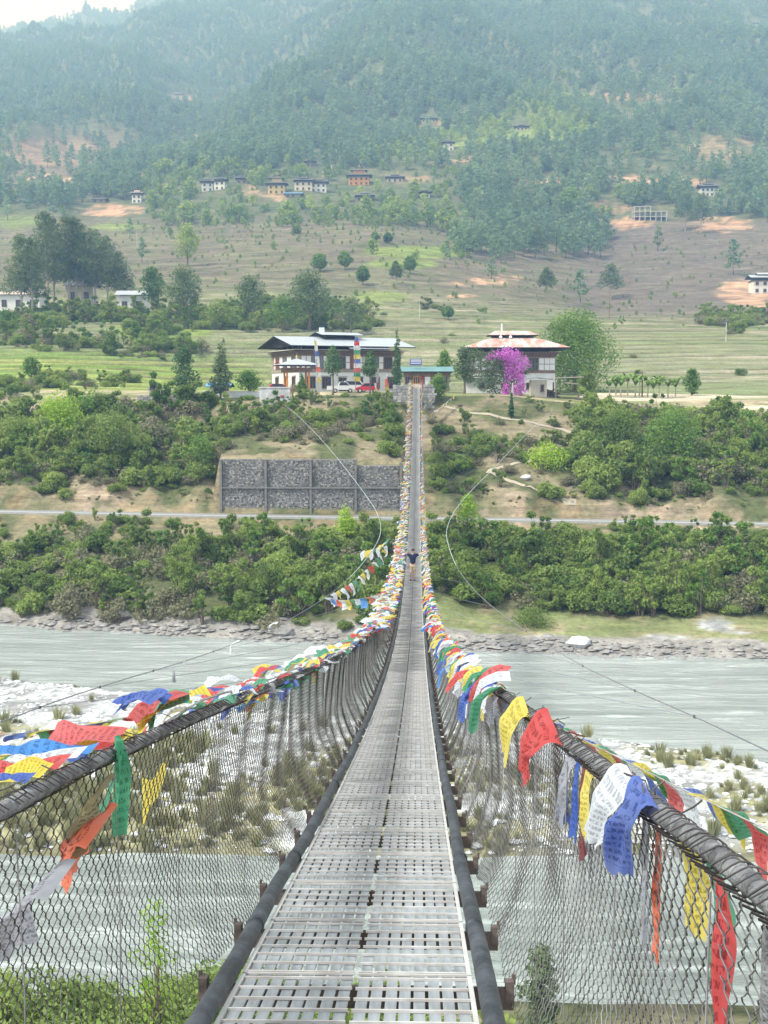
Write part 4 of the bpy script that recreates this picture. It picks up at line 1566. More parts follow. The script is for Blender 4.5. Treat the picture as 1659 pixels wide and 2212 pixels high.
def cloth_mat(name, col):
    m, nt, out = new_mat(name)
    b = N(nt, 'ShaderNodeBsdfPrincipled', Roughness=0.85)
    b.inputs['Specular IOR Level'].default_value = .15
    t = N(nt, 'ShaderNodeBsdfTranslucent')
    mx = N(nt, 'ShaderNodeMixShader', Fac=.5)
    uv = N(nt, 'ShaderNodeUVMap')
    # block printed script: rows of uneven glyphs inside a margin
    sx = N(nt, 'ShaderNodeSeparateXYZ')
    nt.links.new(uv.outputs['UV'], sx.inputs[0])

    def M_(op, a, b=None):
        q = N(nt, 'ShaderNodeMath', operation=op)
        for k, s in enumerate((a, b)):
            if s is None:
                continue
            if isinstance(s, (int, float)):
                q.inputs[k].default_value = s
            else:
                nt.links.new(s, q.inputs[k])
        return q.outputs[0]
    rows = M_('MULTIPLY', sx.outputs['Y'], 11.0)
    in_row = M_('LESS_THAN', M_('FRACT', rows), .58)
    cv = N(nt, 'ShaderNodeCombineXYZ')
    nt.links.new(M_('MULTIPLY', sx.outputs['X'], 34.0), cv.inputs[0])
    nt.links.new(M_('MULTIPLY', M_('FLOOR', rows), 7.31), cv.inputs[1])
    nt.links.new(M_('MULTIPLY', rows, 1.6), cv.inputs[2])
    no = N(nt, 'ShaderNodeTexNoise', Scale=1.0, Detail=2.0, Roughness=.6)
    nt.links.new(cv.outputs[0], no.inputs['Vector'])
    ink = M_('MULTIPLY', in_row, M_('GREATER_THAN', no.outputs['Fac'], .50))
    mg = M_('MULTIPLY', M_('LESS_THAN', M_('ABSOLUTE', M_('SUBTRACT', sx.outputs['X'], .5)), .42), M_('LESS_THAN', M_('ABSOLUTE', M_('SUBTRACT', sx.outputs['Y'], .5)), .42))
    mask = M_('MULTIPLY', M_('MULTIPLY', ink, mg), .55)
    fade = N(nt, 'ShaderNodeTexNoise', Scale=2.5, Detail=3.0)
    nt.links.new(uv.outputs['UV'], fade.inputs['Vector'])
    oi = N(nt, 'ShaderNodeObjectInfo')
    ge = N(nt, 'ShaderNodeNewGeometry')
    fs_ = N(nt, 'ShaderNodeMath', operation='ADD')
    nt.links.new(oi.outputs['Random'], fs_.inputs[0])
    nt.links.new(ge.outputs['Random Per Island'], fs_.inputs[1])
    fa = N(nt, 'ShaderNodeMath', operation='MULTIPLY')
    nt.links.new(fade.outputs['Fac'], fa.inputs[0])
    f5 = N(nt, 'ShaderNodeMath', operation='MULTIPLY')
    f5.inputs[1].default_value = .55
    nt.links.new(fs_.outputs[0], f5.inputs[0])
    nt.links.new(f5.outputs[0], fa.inputs[1])
    f1 = N(nt, 'ShaderNodeMixRGB')
    f1.inputs['Color1'].default_value = (*col, 1)
    f1.inputs['Color2'].default_value = (*[c * .55 + .32 for c in col], 1)
    nt.links.new(fa.outputs[0], f1.inputs['Fac'])
    f2 = N(nt, 'ShaderNodeMixRGB')
    f2.inputs['Color2'].default_value = (*[c * .25 for c in col], 1)
    nt.links.new(f1.outputs['Color'], f2.inputs['Color1'])
    nt.links.new(mask, f2.inputs['Fac'])
    nt.links.new(f2.outputs['Color'], b.inputs['Base Color'])
    nt.links.new(f2.outputs['Color'], t.inputs['Color'])
    nt.links.new(b.outputs['BSDF'], mx.inputs[1])
    nt.links.new(t.outputs['BSDF'], mx.inputs[2])
    nt.links.new(mx.outputs[0], out.inputs['Surface'])
    return m


M_cloth = {k: cloth_mat('cloth_' + k, v) for k, v in FC.items()}
M_cord = mat('flag_cord', (.30, .28, .26), .9, .2, 5)


def cloth_mesh(name, fn, nu, nv, mt):
    """Grid cloth: fn(u,v) -> xyz with u across the hem (0..1), v from hem to fly end (0..1)."""
    V, Q, UV = [], [], []
    for j in range(nv + 1):
        for i in range(nu + 1):
            V.append(fn(i / nu, j / nv))
            UV.append((i / nu, j / nv))
    for j in range(nv):
        for i in range(nu):
            a = j * (nu + 1) + i
            Q.append((a, a + 1, a + nu + 2, a + nu + 1))
    me = mesh_np(name, V, Q, [mt], smooth_sh=True)
    ul = me.uv_layers.new(name='UVMap')
    Qa = np.array(Q).ravel()
    ul.data.foreach_set('uv', np.array(UV, np.float32)[Qa].ravel())
    return me


def wrinkle(seed):
    """Irregular smooth ripples: a sum of waves with random heading and pitch."""
    r_ = random.Random(seed)
    ws = [(r_.uniform(3, 14) * r_.choice((-1, 1)), r_.uniform(1.5, 9), r_.uniform(0, 6.28), r_.uniform(.4, 1.0)) for _ in range(6)]
    return lambda u, v: sum(a * math.sin(fu * u + fv * v + p) for fu, fv, p, a in ws) / 2.6


def stream_fn(w, h, seed, droop=.35, rip=.05, lift=.12, taper=.85):
    """Hem along local y, cloth streaming towards local -x in the wind."""
    r_ = random.Random(seed)
    p1, p2, p3 = (r_.uniform(0, 6.28) for _ in range(3))
    tw = r_.uniform(-.5, .5)
    sk = r_.uniform(-.35, .35)
    wr = wrinkle(seed + 9)

    def fn(u, v):
        e = (u - .5) * w * (1 - (1 - taper) * v)
        x = -h * v * (.93 - .08 * math.sin(p3) * v)
        y = e + sk * h * v + .03 * math.sin(5 * v + p2)
        z = lift * math.sin(min(1, v * 1.6) * PI * .5) * h - droop * h * v * v + rip * v ** .6 * (.5 * math.sin(7.0 * v + 3.2 * u + p1) + .7 * wr(u, v * 1.2)) * (h / .35) + tw * e * v * .8
        return (x, y, z)
    return fn


def drape_fn(w, h, seed, over=.10, fold=.04, gather=.6, pull=0.0):
    """Hem tied on the rail, cloth falling to local -x/-z in loose uneven folds with a torn lower edge."""
    r_ = random.Random(seed)
    w1, w2, w3 = wrinkle(seed + 1), wrinkle(seed + 2), wrinkle(seed + 3)
    tear = [r_.uniform(-.06, .05) for _ in range(16)]
    skew = r_.uniform(-.12, .12)

    def fn(u, v):
        g = 1 - (1 - gather) * math.sin(min(1, v * 1.1) * PI * .6)
        y = (u - .5) * w * g + pull * v + .05 * w * w3(u, v) * v
        x = -over * math.sin(min(1, v * 2.2) * PI / 2) + fold * min(1, v * 2.5) * w1(u * 1.3, v * .6)
        ln = h * (1 + skew * (u - .5) + (tear[int(u * 15)] if v > .97 else 0))
        z = .025 * math.sin(min(1, v * 4) * PI) - ln * v * (1 - .05 * w2(u, v) * v)
        return (x, y, z)
    return fn


SEQ = ['blue', 'white', 'red', 'green', 'yellow']
stream_me = {}
for c in SEQ + ['orange', 'sky', 'grey']:
    stream_me[c] = [cloth_mesh('flag', stream_fn(.30, .36 + .05 * s, 100 + 7 * s + len(c), .30 + .12 * s, .05), 4, 8, M_cloth[c]) for s in range(4)]
drape_me = {}
for c in SEQ + ['orange', 'sky', 'grey']:
    drape_me[c] = [cloth_mesh('flag', drape_fn(.30, .34 + .05 * s, 200 + 5 * s + len(c), .14 + .05 * s, .035, .8, .06), 5, 7, M_cloth[c]) for s in range(4)]


def rail_pt(side, Y, off=0.0, up=0.0):
    return Vector((side * (RX + off), Y, dz(Y) + rh(Y, side) + up))


def flag_run(side, y0, y1, spacing, label, meshes, parts=True, seed=1, spread=.10, tilt=(-.2, .5), sc_=(.75, 1.25), pick=None):
    r_ = random.Random(seed)
    t = thing('prayer_flag_string', label, 'prayer flags', rail_pt(side, y0))
    o0 = rail_pt(side, y0)
    cord = []
    y = y0
    while y <= y1 + .01:
        cord.append(rail_pt(side, y, side * .02 if side < 0 else .0, .055 + r_.uniform(-.02, .03)) - o0)
        y += .8
    MB().tube(cord, .006, 4).build('cord', M_cord, t)
    mb = MB()
    bulkV, bulkQ, bulkM, bulkUV = [], [], [], []
    keys = list(meshes)
    y = y0
    k = 0
    nb = 0
    while y < y1:
        c = SEQ[k % 5] if r_.random() < (.62 if parts else .55) else r_.choice(['white', 'white', 'yellow', 'red', 'blue', 'orange', 'green', 'sky', 'white', 'grey'] if parts else ['white', 'white', 'white', 'yellow', 'yellow', 'grey', 'sky', 'orange', 'white'])
        me = r_.choice(meshes[c])
        q = rail_pt(side, y, r_.uniform(-spread, spread) - (spread * .6 if side < 0 else 0), .05 + r_.uniform(-.10, .10)) - o0
        s_ = r_.uniform(*sc_)
        rot = (r_.uniform(-.25, .25), r_.uniform(*tilt), r_.uniform(-.5, .5))
        if parts:
            mobj('flag', me, t, q, rot, (s_, s_, s_))
        else:
            Mx = Matrix.Translation(q) @ Matrix.Rotation(rot[2], 4, 'Z') @ Matrix.Rotation(rot[1], 4, 'Y') @ Matrix.Scale(s_, 4)
            n = len(me.vertices)
            co = np.empty(n * 3, np.float32)
            me.vertices.foreach_get('co', co)
            A = np.array(Mx)[:3, :3]
            bulkV.append(co.reshape(-1, 3) @ A.T + np.array(q))
            vi_ = np.empty(len(me.loops), np.int32)
            me.loops.foreach_get('vertex_index', vi_)
            bulkQ.append(vi_.reshape(-1, 4) + nb)
            bulkM.append(np.full(len(vi_) // 4, keys.index(c)))
            uvs = np.empty(len(me.loops) * 2, np.float32)
            me.uv_layers[0].data.foreach_get('uv', uvs)
            bulkUV.append(uvs)
            nb += n
        y += spacing * r_.uniform(.5, 1.5)
        k += 1
    if bulkV:
        me = mesh_np('flags', np.concatenate(bulkV), np.concatenate(bulkQ), [M_cloth[c] for c in keys], np.concatenate(bulkM), True)
        me.uv_layers.new(name='UVMap').data.foreach_set('uv', np.concatenate(bulkUV))
        tag(mobj('flags', me, t), kind='stuff')
    return t


flag_run(-1, 5.0, 30, .12, 'ragged prayer flags streaming off the near left handrail', stream_me, True, 1, .05, (-.4, .12), (.34, .62))
flag_run(-1, 30, 180, .085, 'dense band of faded prayer flags along the far left handrail', stream_me, False, 2, .26, (-.4, .4), (.42, 1.0))
flag_run(1, 7.6, 30, .15, 'crowded prayer flags flapping over the right handrail in mid distance', drape_me, True, 3, .07, (-.15, .6), (.42, .72))
flag_run(1, 30, 120, .13, 'thick cluster of prayer flags along the far right handrail', drape_me, False, 4, .10, (-.3, .9), (.4, .8))
flag_run(1, 120, 179, .30, 'sparse pale prayer flags on the last stretch of right handrail', drape_me, False, 5, .06, (-.3, .9), (.4, .75))


def open_string(label, a, b, n, sag, seq, w=.30, h=.28, seed=1, wind=(-1, 0), droop=(.5, 1.1), start=0, slack=.0):
    r_ = random.Random(seed)
    a, b = Vector(a), Vector(b)
    t = thing('prayer_flag_string', label, 'prayer flags', a)
    L = (b - a).length
    pt = lambda u: (b - a) * u - Vector((0, 0, sag * 4 * u * (1 - u)))
    MB().tube([pt(i / 24) for i in range(25)], .005, 4).build('cord', M_cord, t)
    hd = math.atan2((b - a).x, (b - a).y)
    for i in range(n):
        u = (i + .5) / n
        q = pt(u)
        c = seq[(i + start) % len(seq)]
        me = stream_me[c][r_.randrange(4)]
        dirv = (b - a).normalized()
        pitch = math.asin(dirv.z)
        o = mobj('flag', me, t, q, (pitch, -r_.uniform(*droop), -hd + r_.uniform(-.15, .15)), (h / .40, w / .30, h / .40))
    return t


open_string('neat row of bright prayer flags strung outside the right rail', P(1045, 1478, 21), P(1720, 1822, 6.2), 40, .05, ['yellow', 'green', 'red', 'white', 'blue'], .40, .34, 4, droop=(.35, .75))
open_string('upper string of thin flags leading left from the left rail', P(-40, 1590, 17), P(425, 1512, 19.5), 15, .10, ['red', 'white', 'blue', 'yellow', 'green'], .42, .14, 5, droop=(.2, .7))
open_string('lower string of thin flags leading left from the left rail', P(-40, 1640, 12), P(440, 1530, 17.5), 13, .08, ['yellow', 'green', 'orange', 'grey', 'blue', 'white', 'red'], .45, .16, 6, droop=(.3, .9))
open_string('string of pale flags slung from the left rail over the scrub', P(835, 1175, 88), P(712, 1285, 68), 15, .5, ['white', 'yellow', 'white', 'green', 'white', 'red'], 1.0, .55, 7, droop=(.3, 1.0))
open_string('short string of coloured flags fluttering beside the left wind guy', P(700, 1290, 66), P(838, 1275, 60), 12, .3, ['white', 'sky', 'orange', 'white', 'yellow', 'green'], .6, .40, 8, droop=(.3, 1.0))
open_string('frayed string of flags hanging off the left guy cable', P(785, 1188, 80), P(845, 1160, 88), 8, .3, ['white', 'yellow', 'white', 'green'], .9, .5, 9, droop=(.3, 1.0))
open_string('white flag string running from the right end post to bushes', P(914, 905, 172), P(985, 850, 181), 12, .3, ['white', 'white', 'grey', 'yellow'], .9, .5, 10, droop=(.3, 1.0))
open_string('pale flag string above the white one by the right end post', P(915, 880, 176), P(940, 850, 182), 6, .2, ['yellow', 'white', 'green'], .8, .5, 11, droop=(.3, 1.0))


# --- large flags tied singly near the camera; each is a thing of its own
def single(name, label, Y, side, fn, col, nu=14, nv=18, off=0.0, up=.04, rot=(0, 0, 0)):
    o = mobj(name, cloth_mesh(name, fn, nu, nv, M_cloth[col]), None, rail_pt(side, Y, side * off, up), rot)
    return tag(o, label, 'prayer flag')


def Yr(px, X=RX):
    """Distance at which the plane X is seen in column px (near the camera)."""
    k = math.tan(math.atan((px - 829.5) / F) - PSI)
    return (X - CX) / k


def Yl(px, X=-RX):
    k = math.tan(math.atan((px - 829.5) / F) - PSI)
    return (X - CX) / k


# right side, from far to near
single('prayer_flag', 'yellow printed flag hanging inside the netting beside the large red flag', 5.9, 1, drape_fn(.40, .27, 301, .10, .02, .8, .06), 'yellow', off=-.02)
single('prayer_flag', 'large sheer red flag draped over the right handrail', 4.7, 1, drape_fn(.55, .24, 302, .11, .03, .40, .08), 'red', off=-.02)
single('prayer_flag', 'twisted dark blue flag hanging below the red flag', 4.35, 1, drape_fn(.14, .25, 303, .02, .02, .6), 'blue', up=-.03)
single('prayer_flag', 'twisted pale grey flag hanging below the red flag', 4.20, 1, drape_fn(.18, .28, 304, .04, .02, .6, .12), 'grey', up=-.03)
single('prayer_flag', 'narrow maroon flag twisted through the right netting', 3.95, 1, drape_fn(.10, .30, 305, .01, .015, .6), 'maroon', up=-.03)
single('prayer_flag', 'ragged blue flag twisted through the netting beside the maroon one', 4.08, 1, drape_fn(.10, .27, 325, .02, .015, .6), 'blue', up=-.03)
single('prayer_flag', 'crumpled gold flag knotted under the right handrail', 3.82, 1, drape_fn(.13, .20, 306, .02, .02, .7), 'yellow', up=-.04)
single('prayer_flag', 'broad white flag billowing inward beside the blue one', 3.0, 1, drape_fn(.26, .21, 307, .08, .02, .85, .16), 'white', off=-.01)
single('prayer_flag', 'large royal blue flag draped over the right handrail', 2.80, 1, drape_fn(.24, .21, 308, .06, .03, .42, .06), 'blue', off=-.015)
single('prayer_flag', 'torn orange and red flag hanging close behind the blue flag', 2.86, 1, drape_fn(.07, .32, 309, .0, .012, .8), 'orange', up=-.05, off=.02)
single('prayer_flag', 'striped grey rag of flag hanging under the white flag', 3.02, 1, drape_fn(.08, .32, 319, .0, .012, .8), 'grey', up=-.05, off=.02)
single('prayer_flag', 'pale yellow flag caught behind the netting on the right', 2.68, 1, drape_fn(.13, .22, 310, -.05, .025, .85), 'yellow', up=-.04, off=.02)
single('prayer_flag', 'dark green flag hanging behind the netting at right', 2.42, 1, drape_fn(.13, .25, 311, -.04, .02, .85), 'green', up=-.04, off=.02)
single('prayer_flag', 'long bright red flag twisted through the netting at right', 2.28, 1, drape_fn(.075, .31, 312, -.02, .02, .9), 'red', up=-.035, off=.01)
# left side
single('prayer_flag', 'long green flag hanging straight down inside the left netting', 4.15, -1, lambda u, v: (.04 + .02 * math.sin(u * 6 + v * 4), (u - .5) * .17 * math.sin(PI * (.12 + .80 * v)) ** .7, .02 - .34 * v), 'green', off=-.01)
for q, (Y, col, h, w, lab, dr, lf) in enumerate(((4.42, 'yellow', .20, .20, 'bright yellow flag lying over the left handrail with a knotted tail', .12, .03), (4.30, 'rose', .30, .18, 'sheer red flag streaming behind the yellow one at left', .10, .06),
                                                 (3.95, 'sky', .42, .14, 'long sky blue printed flag streaming off the left handrail', .10, .02), (3.78, 'white', .32, .13, 'white printed flag streaming between the blue and red ones', .16, .0),
                                                 (3.62, 'red', .30, .15, 'bright red printed flag streaming out at the left edge', .20, .0), (3.46, 'yellow', .16, .14, 'pale yellow printed flag lying low along the left rail', .25, .0), (3.32, 'blue', .18, .10, 'small royal blue flag bunched at the left edge', .25, .0))):
    single('prayer_flag', lab, Y, -1, stream_fn(w, h, 330 + q, dr, .035, lf, .8), col, 6, 16, off=.0, up=.05)
single('prayer_flag', 'olive brown flag hung behind the left netting', 3.85, -1, drape_fn(.34, .17, 341, .05, .03, .9), 'olive', off=.05, up=-.08)
single('prayer_flag', 'orange red flag spread behind the left netting', 3.72, -1, drape_fn(.40, .13, 342, .08, .03, .95, -.05), 'orange', off=.08, up=-.17)
single('prayer_flag', 'pale grey printed flag hanging low behind the left netting', 3.28, -1, drape_fn(.30, .20, 343, .12, .04, .6, .02), 'grey', off=.08, up=-.24)
single('prayer_flag', 'long dark green flag trailing behind the left netting', 4.3, -1, lambda u, v: (-.10 - .08 * v, -.15 + .85 * v, -.33 + (u - .5) * .06 + .02 * math.sin(9 * v)), 'green', 4, 14)
single('prayer_flag', 'yellow flag trailing flat behind the left netting', 5.35, -1, lambda u, v: (-.12 - .05 * v, -.20 + .75 * v, -.34 + (u - .5) * (.20 - .16 * v) - .07 * v + .02 * math.sin(7 * v + 2 * u)), 'yellow', 5, 12)
# rags on the left guy cable
for i, (px, py, Y, col, lab) in enumerate(((398, 1430, 47.5, 'grey', 'dark ragged bundle of cloth on the left guy cable'), (517, 1384, 56, 'white', 'small pale rag tied to the left guy cable near the shore'), (600, 1345, 61, 'white', 'knotted white rag on the left guy cable below the scrub'))):
    o = mobj('cloth_rag', cloth_mesh('cloth_rag', drape_fn(.55, .75 - .2 * i, 350 + i, .4, .1, .5, -.2), 6, 8, M_cloth[col]), None, P(px, py, Y))
    tag(o, lab, 'rag')
# ================================================================== buildings
M_white = mat('whitewash', (.66, .65, .62), .9, .10, 1.2, .2, 6)
M_cream = mat('cream_plaster', (.58, .52, .42), .9, .12, 1.0)
M_timber = mat('carved_timber', (.20, .13, .095), .8, .35, 2.5)
M_timber_l = mat('weathered_timber', (.30, .24, .19), .85, .3, 2.0)
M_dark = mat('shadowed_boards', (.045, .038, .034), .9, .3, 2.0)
M_glass = mat('dark_pane', (.03, .035, .045), .25, .3, 2.0, spec=.5)
M_panel = mat('white_infill', (.72, .71, .69), .8, .06, 2.0)
M_redsh = mat('red_shutter', (.36, .05, .06), .7, .2, 2.0)
M_bluesh = mat('blue_grey_shutter', (.16, .20, .26), .7, .2, 2.0)
M_roof = mat('silver_sheet', (.38, .41, .45), .5, .10, .5, metal=.2, stretch=(4, .3, 1))
M_roof_g = mat('grey_sheet', (.36, .35, .34), .6, .22, .6, col2=(.50, .40, .36), lo=.4, hi=.75)
M_rust = mat('rusted_sheet', (.52, .47, .44), .65, .2, .55, col2=(.40, .19, .14), lo=.40, hi=.60, stretch=(1.6, .35, 1))
M_teal = mat('teal_sheet', (.11, .23, .24), .5, .15, .6)
M_blue_roof = mat('blue_sheet', (.10, .25, .45), .5, .1, 1)
M_dark_roof = mat('slate_dark_roof', (.105, .11, .125), .8, .25, .3)
M_orange = mat('ochre_paint', (.62, .27, .07), .8, .15, 1.0)
M_yellow = mat('yellow_plaster', (.60, .46, .20), .85, .15, .5)
M_conc = mat('raw_concrete', (.48, .47, .45), .9, .15, .8, .3, 4)
M_brick = mat('brick_red_earth', (.42, .17, .10), .9, .2, 2)
M_gab = mat('dark_gabion_stone', (.19, .178, .165), .95, .2, 2, .5, 8)


def stone_mat():
    m, nt, out = new_mat('gabion_blocks')
    b = N(nt, 'ShaderNodeBsdfPrincipled', Roughness=.95)
    g = N(nt, 'ShaderNodeNewGeometry')
    rp = N(nt, 'ShaderNodeValToRGB')
    rp.color_ramp.elements[0].color = (.16, .15, .14, 1)
    rp.color_ramp.elements[1].color = (.42, .40, .365, 1)
    e = rp.color_ramp.elements.new(.72)
    e.color = (.27, .255, .235, 1)
    nt.links.new(g.outputs['Random Per Island'], rp.inputs['Fac'])
    nt.links.new(rp.outputs['Color'], b.inputs['Base Color'])
    nt.links.new(b.outputs['BSDF'], out.inputs['Surface'])
    return m


M_blocks = stone_mat()

# --- retaining wall above the road
zr_w = float(np.interp((WALL_S[0] + WALL_S[1]) / 2, ROAD_S, ROAD_Z))
x0w, x1w = WALL_S[0] * 152.5, WALL_S[1] * 152.5
gw = thing('retaining_wall', 'tall dark stone retaining wall in panels above the road', 'wall', (x0w, 152.1, zr_w - .1))
nc = 4
cw = (x1w - x0w) / nc
rr = random.Random(12)
for i in range(nc):
    for j in range(2):
        H = 3.45 if (i < 3 or j == 0) else 2.7
        z0 = j * 3.5
        pn = mobj('panel', MB().box((cw / 2, .55, H / 2), (cw - .30, .9, H)).mesh('panel', M_gab), gw, (i * cw, j * .25, z0))
        mb = MB()
        zz = .08
        while zz < H - .16:
            hh_ = rr.uniform(.12, .22)
            xx = .18
            while xx < cw - .35:
                w_ = rr.uniform(.13, .34)
                if rr.random() < .86:
                    mb.box((xx + w_ / 2, .07 + rr.uniform(-.05, .03), zz + hh_ / 2), (w_ * .88, .14, hh_ * .86), 0, rr.uniform(-.12, .12), .92)
                xx += w_
            zz += hh_
        tag(mb.build('stones', M_blocks, pn), kind='stuff')
for i in range(nc + 1):
    MB().box((i * cw, .30, 3.45), (.28, 1.0, 7.0 if i < 4 else 6.3)).build('rib', M_gab, gw)
MB().box(((x1w - x0w) / 2, .28, 3.47), (x1w - x0w - .3, 1.06, .16)).build('ledge', M_gab, gw)


# --- wall kit: x along the wall, -y outward
_win_cache = {}


def window(parent, loc, rz, w, h, cols, rows=1, frame=M_timber, pane=M_glass, arch=True):
    key = (round(w, 2), round(h, 2), cols, rows, frame.name)
    if key not in _win_cache:
        mb = MB()
        t = .09
        mb.box((0, -.05, h - t / 2), (w + .12, .16, t)).box((0, -.06, t / 2), (w + .18, .2, t))
        for k in range(cols + 1):
            mb.box((-w / 2 + w * k / cols, -.045, h / 2), (t * .9, .13, h - 2 * t))
        for k in range(1, rows):
            mb.box((0, -.035, h * k / rows), (w, .1, t * .8))
        _win_cache[key] = mb.mesh('window', frame)
    o = mobj('window', _win_cache[key], parent, loc, (0, 0, rz))
    k2 = ('pane', round(w, 2), round(h, 2), cols, pane.name)
    if k2 not in _win_cache:
        mb = MB()
        for k in range(cols):
            mb.box((-w / 2 + w * (k + .5) / cols, .0, h / 2), (w / cols - .06, .06, h - .16))
        _win_cache[k2] = mb.mesh('pane', pane)
    mobj('pane', _win_cache[k2], o)
    return o


def panel_piece(parent, loc, rz, w, h, mt=M_panel, name='infill_panel'):
    key = ('p', round(w, 2), round(h, 2), mt.name)
    if key not in _win_cache:
        _win_cache[key] = MB().box((0, -.03, h / 2), (w, .06, h)).mesh(name, mt)
    return mobj(name, _win_cache[key], parent, loc, (0, 0, rz))


def gable_roof(parent, L, W, zE, zR, oh, mt, th=.14, x0=0, y0=0, name='roof', under=M_dark):
    """Ridge along x above a rectangle L x W whose corner is (x0,y0)."""
    mb = MB()
    xa, xb = x0 - oh, x0 + L + oh
    ya, yb, ym = y0 - oh, y0 + W + oh, y0 + W / 2
    for (p, q) in (((ya, zE), (ym, zR)), ((yb, zE), (ym, zR))):
        v = [(xa, p[0], p[1]), (xb, p[0], p[1]), (xb, q[0], q[1]), (xa, q[0], q[1])]
        vb = [(a, b, c - th) for a, b, c in v]
        mb.add(v + vb, [(0, 1, 2, 3)], 0)
        mb.add(v + vb, [(7, 6, 5, 4), (0, 4, 5, 1), (1, 5, 6, 2), (3, 7, 4, 0), (2, 6, 7, 3)], 1)
    o = mb.build(name, [mt, under], parent)
    return o


def hip_roof(parent, cx, cy, w, d, z0, z1, rw, rd, mt, th=.12, name='roof', under=M_dark):
    v = [(cx - w / 2, cy - d / 2, z0), (cx + w / 2, cy - d / 2, z0), (cx + w / 2, cy + d / 2, z0), (cx - w / 2, cy + d / 2, z0),
         (cx - rw / 2, cy - rd / 2, z1), (cx + rw / 2, cy - rd / 2, z1), (cx + rw / 2, cy + rd / 2, z1), (cx - rw / 2, cy + rd / 2, z1)]
    b = [(x, y, z - th) for x, y, z in v[:4]]
    mb = MB()
    mb.add(v, [(0, 1, 5, 4), (1, 2, 6, 5), (2, 3, 7, 6), (3, 0, 4, 7), (4, 5, 6, 7)], 0)
    mb.add(v[:4] + b, [(4, 5, 1, 0), (5, 6, 2, 1), (6, 7, 3, 2), (7, 4, 0, 3), (7, 6, 5, 4)], 1)
    return mb.build(name, [mt, under], parent)


def finial(parent, x, y, z, s=1.0, mt=None):
    MB().lathe([(.10 * s, 0), (.22 * s, .1 * s), (.10 * s, .35 * s), (.26 * s, .5 * s), (.05 * s, .9 * s), (.0, 1.3 * s)], 8, (x, y, z)).build('finial', mt or M_yellow, parent)


def cornice(parent, x0, y0, L, W, z, rows=3, mt=M_timber):
    """Stepped carved cornice with a row of little blocks."""
    mb = MB()
    for k in range(rows):
        e = .10 + .16 * k
        mb.span(x0 - e, x0 + L + e, y0 - e, y0 + W + e, z + k * .22, z + k * .22 + .12)
    mb.span(x0 - .05, x0 + L + .05, y0 - .05, y0 + W + .05, z - .02, z + rows * .22)
    o = mb.build('cornice', mt, parent)
    mb = MB()
    e = .12 + .16 * (rows - 1)
    n = int(L / .45)
    for i in range(n):
        mb.box((x0 + (i + .5) * L / n, y0 - e, z + rows * .22 - .20), (.20, .14, .14))
    n = int(W / .45)
    for i in range(n):
        mb.box((x0 - e, y0 + (i + .5) * W / n, z + rows * .22 - .20), (.14, .20, .14))
    mb.build('cornice_blocks', M_timber_l, o)
    return o


# --- the lodge at the far landing (near corner at the origin, facade along x, gable end along y)
HL, HW_, HTH = 19.0, 14.6, math.radians(25)
cp = P(646, 846, 214)
GZ0 = gz(cp.x, cp.y)
lodge = thing('lodge_building', 'large two storey white and timber lodge with silver sheet roof', 'building', (cp.x, cp.y, GZ0 - .1), HTH)
MB().span(0, HL, 0, HW_, -1.2, 3.5).build('ground_floor_wall', M_white, lodge)
MB().span(-.12, HL + .12, -.12, HW_ + .12, 3.5, 3.95).build('floor_band', M_timber_l, lodge)
MB().span(-.02, HL + .02, -.02, HW_ + .02, 3.95, 6.6).build('upper_wall', M_timber_l, lodge)
cornice(lodge, 0, 0, HL, HW_, 6.3, 4)
MB().span(-1.1, HL + 1.1, -1.1, HW_ + 1.1, 7.22, 7.36).build('lower_eave', M_roof_g, lodge)
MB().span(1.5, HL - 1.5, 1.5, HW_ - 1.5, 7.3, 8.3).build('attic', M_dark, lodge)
for i in range(7):
    MB().box((.6 + i * (HL - 1.2) / 6, .5, 7.75), (.22, .22, .9)).build('attic_post', M_timber_l, lodge)
for i in range(5):
    MB().box((.5, 1.6 + i * (HW_ - 3) / 4, 7.75 + (.5 - abs(i - 2) * .25)), (.22, .22, 1.4)).build('attic_post', M_timber_l, lodge)
rf = gable_roof(lodge, HL, HW_, 7.95, 9.85, 2.1, M_roof)
mbg = MB()
mbg.add([(-.9, -1.2, 7.9), (-.9, HW_ + 1.2, 7.9), (-.9, HW_ / 2, 9.6)], [(0, 1, 2)])
mbg.build('gable_board', M_dark, rf)
MB().span(7, 12.5, HW_ / 2 - 2, HW_ / 2 + 2, 9.2, 10.1).build('lantern', M_dark, lodge)
gable_roof(lodge, 5.5, 4, 10.1, 10.7, 1.3, M_roof, .1, 7, HW_ / 2 - 2, 'lantern_roof')
gable_roof(lodge, 6.0, 3.4, 7.5, 8.2, .8, M_roof, .1, 9.2, -1.8, 'porch_roof')
# upper storey bays on the facade
x = .4
seq = [('p', .9), ('p', .9), ('w', 2.1, M_bluesh), ('p', .9), ('p', .9), ('w', 2.2, M_glass), ('p', .8), ('w', 1.4, M_redsh), ('p', .9), ('p', .9), ('w', 2.0, M_bluesh), ('p', .9), ('w', 1.6, M_glass), ('p', .9)]
for s in seq:
    if s[0] == 'p':
        for q in (0, 1):
            panel_piece(lodge, (x + s[1] / 2, -.02, 4.12 + q * 1.12), 0, s[1] - .14, .98)
    else:
        window(lodge, (x + s[1] / 2, -.05, 4.1), 0, s[1] - .1, 2.1, 4, 1, M_timber, s[2])
    x += s[1] + .05
